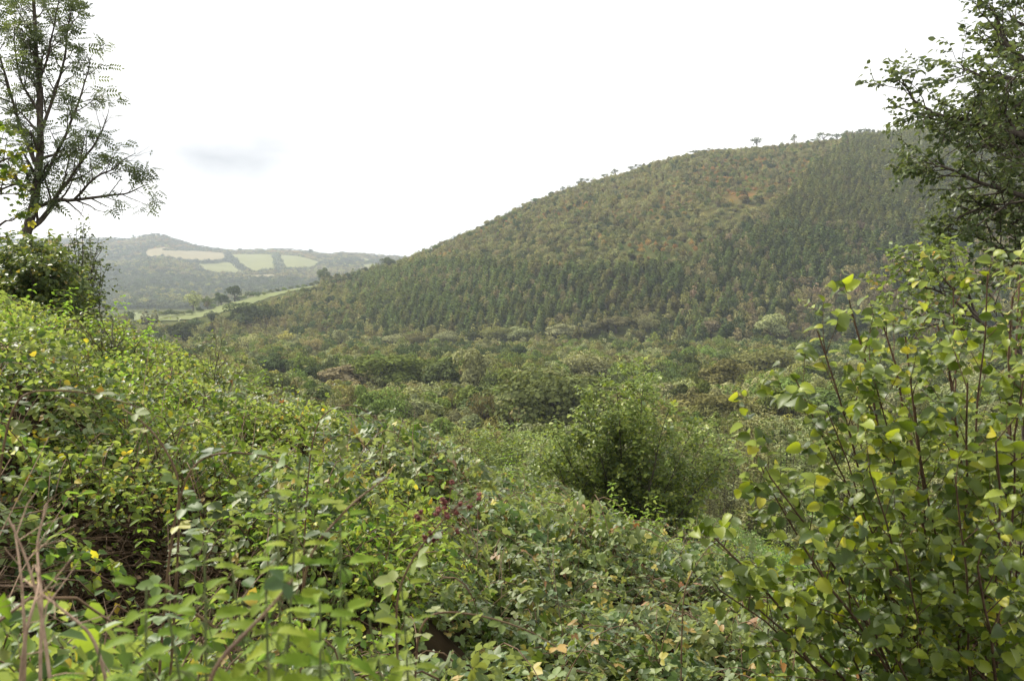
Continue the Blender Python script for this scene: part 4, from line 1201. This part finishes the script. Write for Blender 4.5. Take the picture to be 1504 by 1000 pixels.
# ------------------------------------------------------------ nettles, canes and dry stalks close to the camera
def nettle_plant(base, top, label, size=.075, seed=0, group='nettle plants close to the camera'):
    base = np.array(base, float); top = np.array(top, float)
    o = thing('nettle', base, label, 'nettle', group)
    h = np.linalg.norm(top - base)
    mid = (base + top) / 2 + rng.normal(size=3) * .02
    C_ = bez(np.zeros(3), mid - base, top - base, 14)
    w = MB(); w.tube(C_, np.linspace(.0042, .0018, 14), 6)
    link('stem', w.mesh('stem', MAT['nettle_stem'], True), o)
    b = MB(); tl = MB(); pos, xd, nn, sz = [], [], [], []
    k = int(h / .048)
    for j in range(2, k + 1):
        f_ = (j / k) ** .92; i = min(int(f_ * 13), 12); ff = f_ * 13 - i
        p = C_[i] * (1 - ff) + C_[i + 1] * ff
        for e in (0, math.pi):
            a = e + j * math.pi / 2 + .25 * rng.normal()
            d = np.array([math.cos(a), math.sin(a), (-.08 if f_ < .8 else .3) + .12 * rng.normal()])
            L_ = size * (1.05 - .62 * max(0, f_ - .45) / .55) * (.85 + .3 * rng.random())
            if f_ > .97: L_ *= .8
            pos.append(p + d * .018); xd.append(d); nn.append((.25 * rng.normal(), .25 * rng.normal() - .25, 1)); sz.append(L_)
            w_ = MB()
            if .45 < f_ < .93:
                for q_ in range(3):
                    e_ = p + np.array([math.cos(a + .7) * .03, math.sin(a + .7) * .03, -.018 - .010 * q_]) + rng.normal(size=3) * .008
                    tl.tube([p, (p + e_) / 2 + [0, 0, .006], e_], [.0009, .0011, .0005], 3)
    b.leaves(NETTLE, pos, xd, nn, np.array(sz), rnd=.15 + .8 * rng.random(len(pos)))
    lf = link('leaves', b.mesh('leaves', MAT['nettle_leaf']), o)
    if tl.n: link('catkins', tl.mesh('catkins', MAT['nettle_stem']), o)
    return o
nets = [(440, 668, 1.62, 'tallest nettle, standing in the middle of the front group'), (405, 705, 1.75, 'nettle just left of the tallest one in front'), (300, 800, 1.55, 'bushy bright nettle left of the front group'),
        (330, 770, 1.9, 'nettle behind the bushy bright one'), (215, 862, 1.45, 'low nettle towards the dark hollow at the left'), (248, 905, 1.35, 'low bright nettle at the very bottom left'),
        (390, 850, 1.4, 'short nettle under the tallest one'), (500, 760, 1.7, 'nettle with drooping leaves right of the tallest one'), (470, 870, 1.5, 'short nettle in front right of the tallest one'),
        (590, 860, 1.9, 'brown-tinged nettle near the bottom, left of the middle'), (150, 930, 1.5, 'nettle half cut by the bottom left corner'), (540, 900, 1.7, 'small nettle low between tallest and brown-tinged ones')]
for (a, c, Yy, lb) in nets:
    tp_ = at(a, c, Yy); bs = np.array([tp_[0] + rng.normal() * .10, Yy + rng.normal() * .10, 0]); bs[2] = hz(bs[0], bs[1])
    nettle_plant(bs, tp_, lb, size=.090 + .018 * rng.random())
def cane(pts, label, leaf_gap=.09, berries=False, r=.0045, dry=False, leafsize=.085, name='bramble_cane'):
    P = np.array([at(*p) for p in pts]); base = P[0].copy()
    base[:2] += (P[0] - P[1])[:2] * .9 + rng.normal(size=2) * .08
    g_ = hz(base[0], base[1])
    o = thing(name, (base[0], base[1], g_), label, 'bramble cane' if not dry else 'dry stalk', 'arching bramble canes' if not dry else 'bleached dry stalks in the hollow')
    org = np.array([base[0], base[1], g_])
    P = np.concatenate([[org + [0, 0, -.02]], P]) - org
    seg = np.linspace(0, len(P) - 1, (len(P) - 1) * 7 + 1)
    Q = np.stack([np.interp(seg, np.arange(len(P)), P[:, k]) for k in range(3)], -1)
    for _ in range(14): Q[1:-1] = (Q[:-2] + Q[1:-1] * 2 + Q[2:]) / 4
    w = MB(); w.tube(Q, np.linspace(r, r * .45, len(Q)), 6)
    if not dry:      # thorns
        for k in range(4, len(Q) - 1):
            for s in (0, 1):
                d = unit(rng.normal(size=3)); q0 = Q[k] + (Q[k + 1] - Q[k]) * rng.random()
                w.tube([q0, q0 + d * .010], [.0016, .0002], 3)
    else:
        for k in range(5, len(Q) - 2, 4):
            d = unit(rng.normal(size=3) + [0, 0, .6]) * (.06 + .08 * rng.random())
            w.tube([Q[k], Q[k] + d * .6, Q[k] + d + rng.normal(size=3) * .015], [.0016, .0011, .0006], 3)
    link('stem', w.mesh('stem', MAT['dry' if dry else 'cane'], True), o)
    if not dry:
        L_ = np.cumsum(np.r_[0, np.linalg.norm(np.diff(Q, axis=0), axis=1)])
        s = np.arange(L_[-1] * .25, L_[-1], leaf_gap)
        pp = np.stack([np.interp(s, L_, Q[:, k]) for k in range(3)], -1)
        a = rng.random(len(s)) * 6.28
        b = MB(); b.leaves(TRIFOL, pp, np.stack([np.cos(a), np.sin(a), .1 + 0 * a], -1), np.array([0, -.2, 1]) + rng.normal(size=(len(s), 3)) * .35, leafsize * (.7 + .5 * rng.random(len(s))))
        link('leaves', b.mesh('leaves', MAT['bramble_leaf']), o)
    if berries:
        be_ = MB()
        tip = Q[-1]
        import itertools
        for k in range(26):
            f_ = rng.random(); i = int(len(Q) * (.62 + .37 * f_)) - 1
            c = Q[min(i, len(Q) - 1)] + rng.normal(size=3) * [.035, .03, .03] + [0, 0, .02]
            w_ = MB()
            for q_ in range(12):       # drupelets
                d = rand_dirs(1)[0]; cc = c + d * .0055
                ax = rand_dirs(3) * .0042
                th = np.array([(1, 0, 0), (-1, 0, 0), (0, 1, 0), (0, -1, 0), (0, 0, 1), (0, 0, -1)]) * .0045 + cc
                be_.add(th, [(0, 2, 4), (2, 1, 4), (1, 3, 4), (3, 0, 4), (2, 0, 5), (1, 2, 5), (3, 1, 5), (0, 3, 5)])
            be_.tube([Q[min(i, len(Q) - 1)], c], [.0010, .0008], 3)
        link('berries', be_.mesh('berries', MAT['berry'], True), o)
    return o
cane([(575, 905, 2.6), (590, 850, 2.6), (615, 805, 2.6), (645, 770, 2.6), (672, 742, 2.6)], 'thin cane carrying the cluster of red-brown berries', berries=True)
cane([(430, 850, 2.2), (470, 790, 2.2), (520, 735, 2.25), (570, 700, 2.3)], 'reddish cane rising right of the tallest nettle')
cane([(270, 720, 2.6), (255, 680, 2.6), (225, 630, 2.65), (180, 600, 2.7)], 'brown cane arching over the dark hollow')
cane([(250, 690, 2.6), (320, 660, 2.6), (400, 670, 2.6), (430, 690, 2.7)], 'long thin cane lying level across the left bank')
cane([(0, 580, 3.0), (60, 572, 3.0), (130, 575, 3.1), (210, 600, 3.2)], 'cane reaching in from the left edge')
cane([(600, 910, 2.9), (650, 895, 2.9), (720, 905, 3.0), (790, 930, 3.0), (830, 960, 3.0)], 'low arched dark cane near the bottom centre')
cane([(280, 1010, 1.2), (340, 950, 1.25), (400, 890, 1.3), (430, 850, 1.35)], 'thick dark cane slanting up from the bottom among the nettles', r=.004, leaf_gap=.3, leafsize=.06)
cane([(450, 640, 4.5), (480, 600, 4.5), (520, 590, 4.6), (560, 620, 4.6)], 'arched cane on the bank crest left of centre')
cane([(1000, 880, 4.2), (1010, 850, 4.2), (1040, 800, 4.3), (1070, 780, 4.3)], 'thin cane left of the lowest hazel bough')
def loose_cane():
    pl_w = MB(); a = rng.random() * 6.28; L_ = .55 + .5 * rng.random()
    e = np.array([math.cos(a) * L_ * .7, math.sin(a) * L_ * .7, .35 + .25 * rng.random()])
    Q = bez((0, 0, 0), (e[0] * .25, e[1] * .25, e[2] * 1.35), e, 14)
    pl_w.tube(Q, np.linspace(.004, .0018, 14), 4)
    k = np.arange(4, 14); a = rng.random(len(k)) * 6.28
    b = MB(); b.leaves(TRIFOL, Q[k], np.stack([np.cos(a), np.sin(a), -.1 + 0 * a], -1), np.array([0, 0, 1]) + rng.normal(size=(len(k), 3)) * .4, .085 * (.6 + .6 * rng.random(len(k))))
    return pl_w.mesh('stem', MAT['cane'], True), b.mesh('leaves', MAT['bramble_leaf'])
LC = [loose_cane() for _ in range(7)]
for i in range(90):
    y_ = 3.5 + 11 * rng.random() ** .8
    px_ = rng.uniform(60, 1050)
    u_, _t = ray(px_, 500); x_ = float(u_) * y_
    z_ = hz(x_, y_) + .16
    zone = 'upper left of the bank' if px_ < 420 else ('middle of the bank' if px_ < 740 else 'lower right of the bank')
    dist = 'close to the camera' if y_ < 7 else ('half way up' if y_ < 11 else 'near its crest')
    lb = 'thin arching bramble cane on the %s, %s' % (zone, dist)
    o = thing('bramble_cane', (x_, y_, z_), lb, 'bramble cane', lb)
    for nm, me in zip(('stem', 'leaves'), LC[i % 7]): link(nm, me, o)
    o.rotation_euler = (rng.normal() * .15, rng.normal() * .15, rng.random() * 6.28)
dl = ['tallest bleached stalk, leftmost in the dark hollow', 'bleached stalk bending right out of the hollow', 'bleached stalk crossing the tallest one', 'thin bleached stalk slanting down to the right', 'short bleached stalk behind the crossing ones']
for i, pts_ in enumerate([[(40, 1000, 1.8), (35, 900, 1.8), (30, 830, 1.85), (20, 770, 1.9)], [(75, 1010, 1.7), (62, 900, 1.75), (40, 820, 1.8), (12, 760, 1.8)], [(55, 990, 1.75), (65, 880, 1.8), (50, 800, 1.9), (70, 740, 1.9)],
                          [(160, 945, 1.8), (110, 910, 1.8), (60, 870, 1.85), (35, 850, 1.9)], [(30, 960, 1.7), (45, 900, 1.7), (60, 860, 1.75), (52, 830, 1.8)]]):
    cane(pts_, dl[i], dry=True, r=.0042, name='dry_stalk')

# ------------------------------------------------------------ air
def haze_box(density):
    me = bpy.data.meshes.new('haze')
    x0, x1, y0, y1, z0, z1 = -10500, 10500, -60, 6800, float(GZ.min()) - 1.5, 260
    v = [(x, y, z) for x in (x0, x1) for y in (y0, y1) for z in (z0, z1)]
    me.from_pydata(v, [], [(0, 1, 3, 2), (4, 6, 7, 5), (0, 4, 5, 1), (2, 3, 7, 6), (0, 2, 6, 4), (1, 5, 7, 3)])
    m, t = new_mat('haze_air')
    pv = t.nodes.new('ShaderNodeVolumePrincipled')
    pv.inputs['Color'].default_value = (.78, .87, 1.0, 1)
    pv.inputs['Density'].default_value = density
    pv.inputs['Anisotropy'].default_value = .2
    o_ = t.nodes.new('ShaderNodeOutputMaterial'); t.links.new(pv.outputs[0], o_.inputs['Volume'])
    me.materials.append(m)
    o = link('haze', me); tag(o, kind='stuff')
import os
if not os.environ.get('NOHAZE'):
    haze_box(.00013)
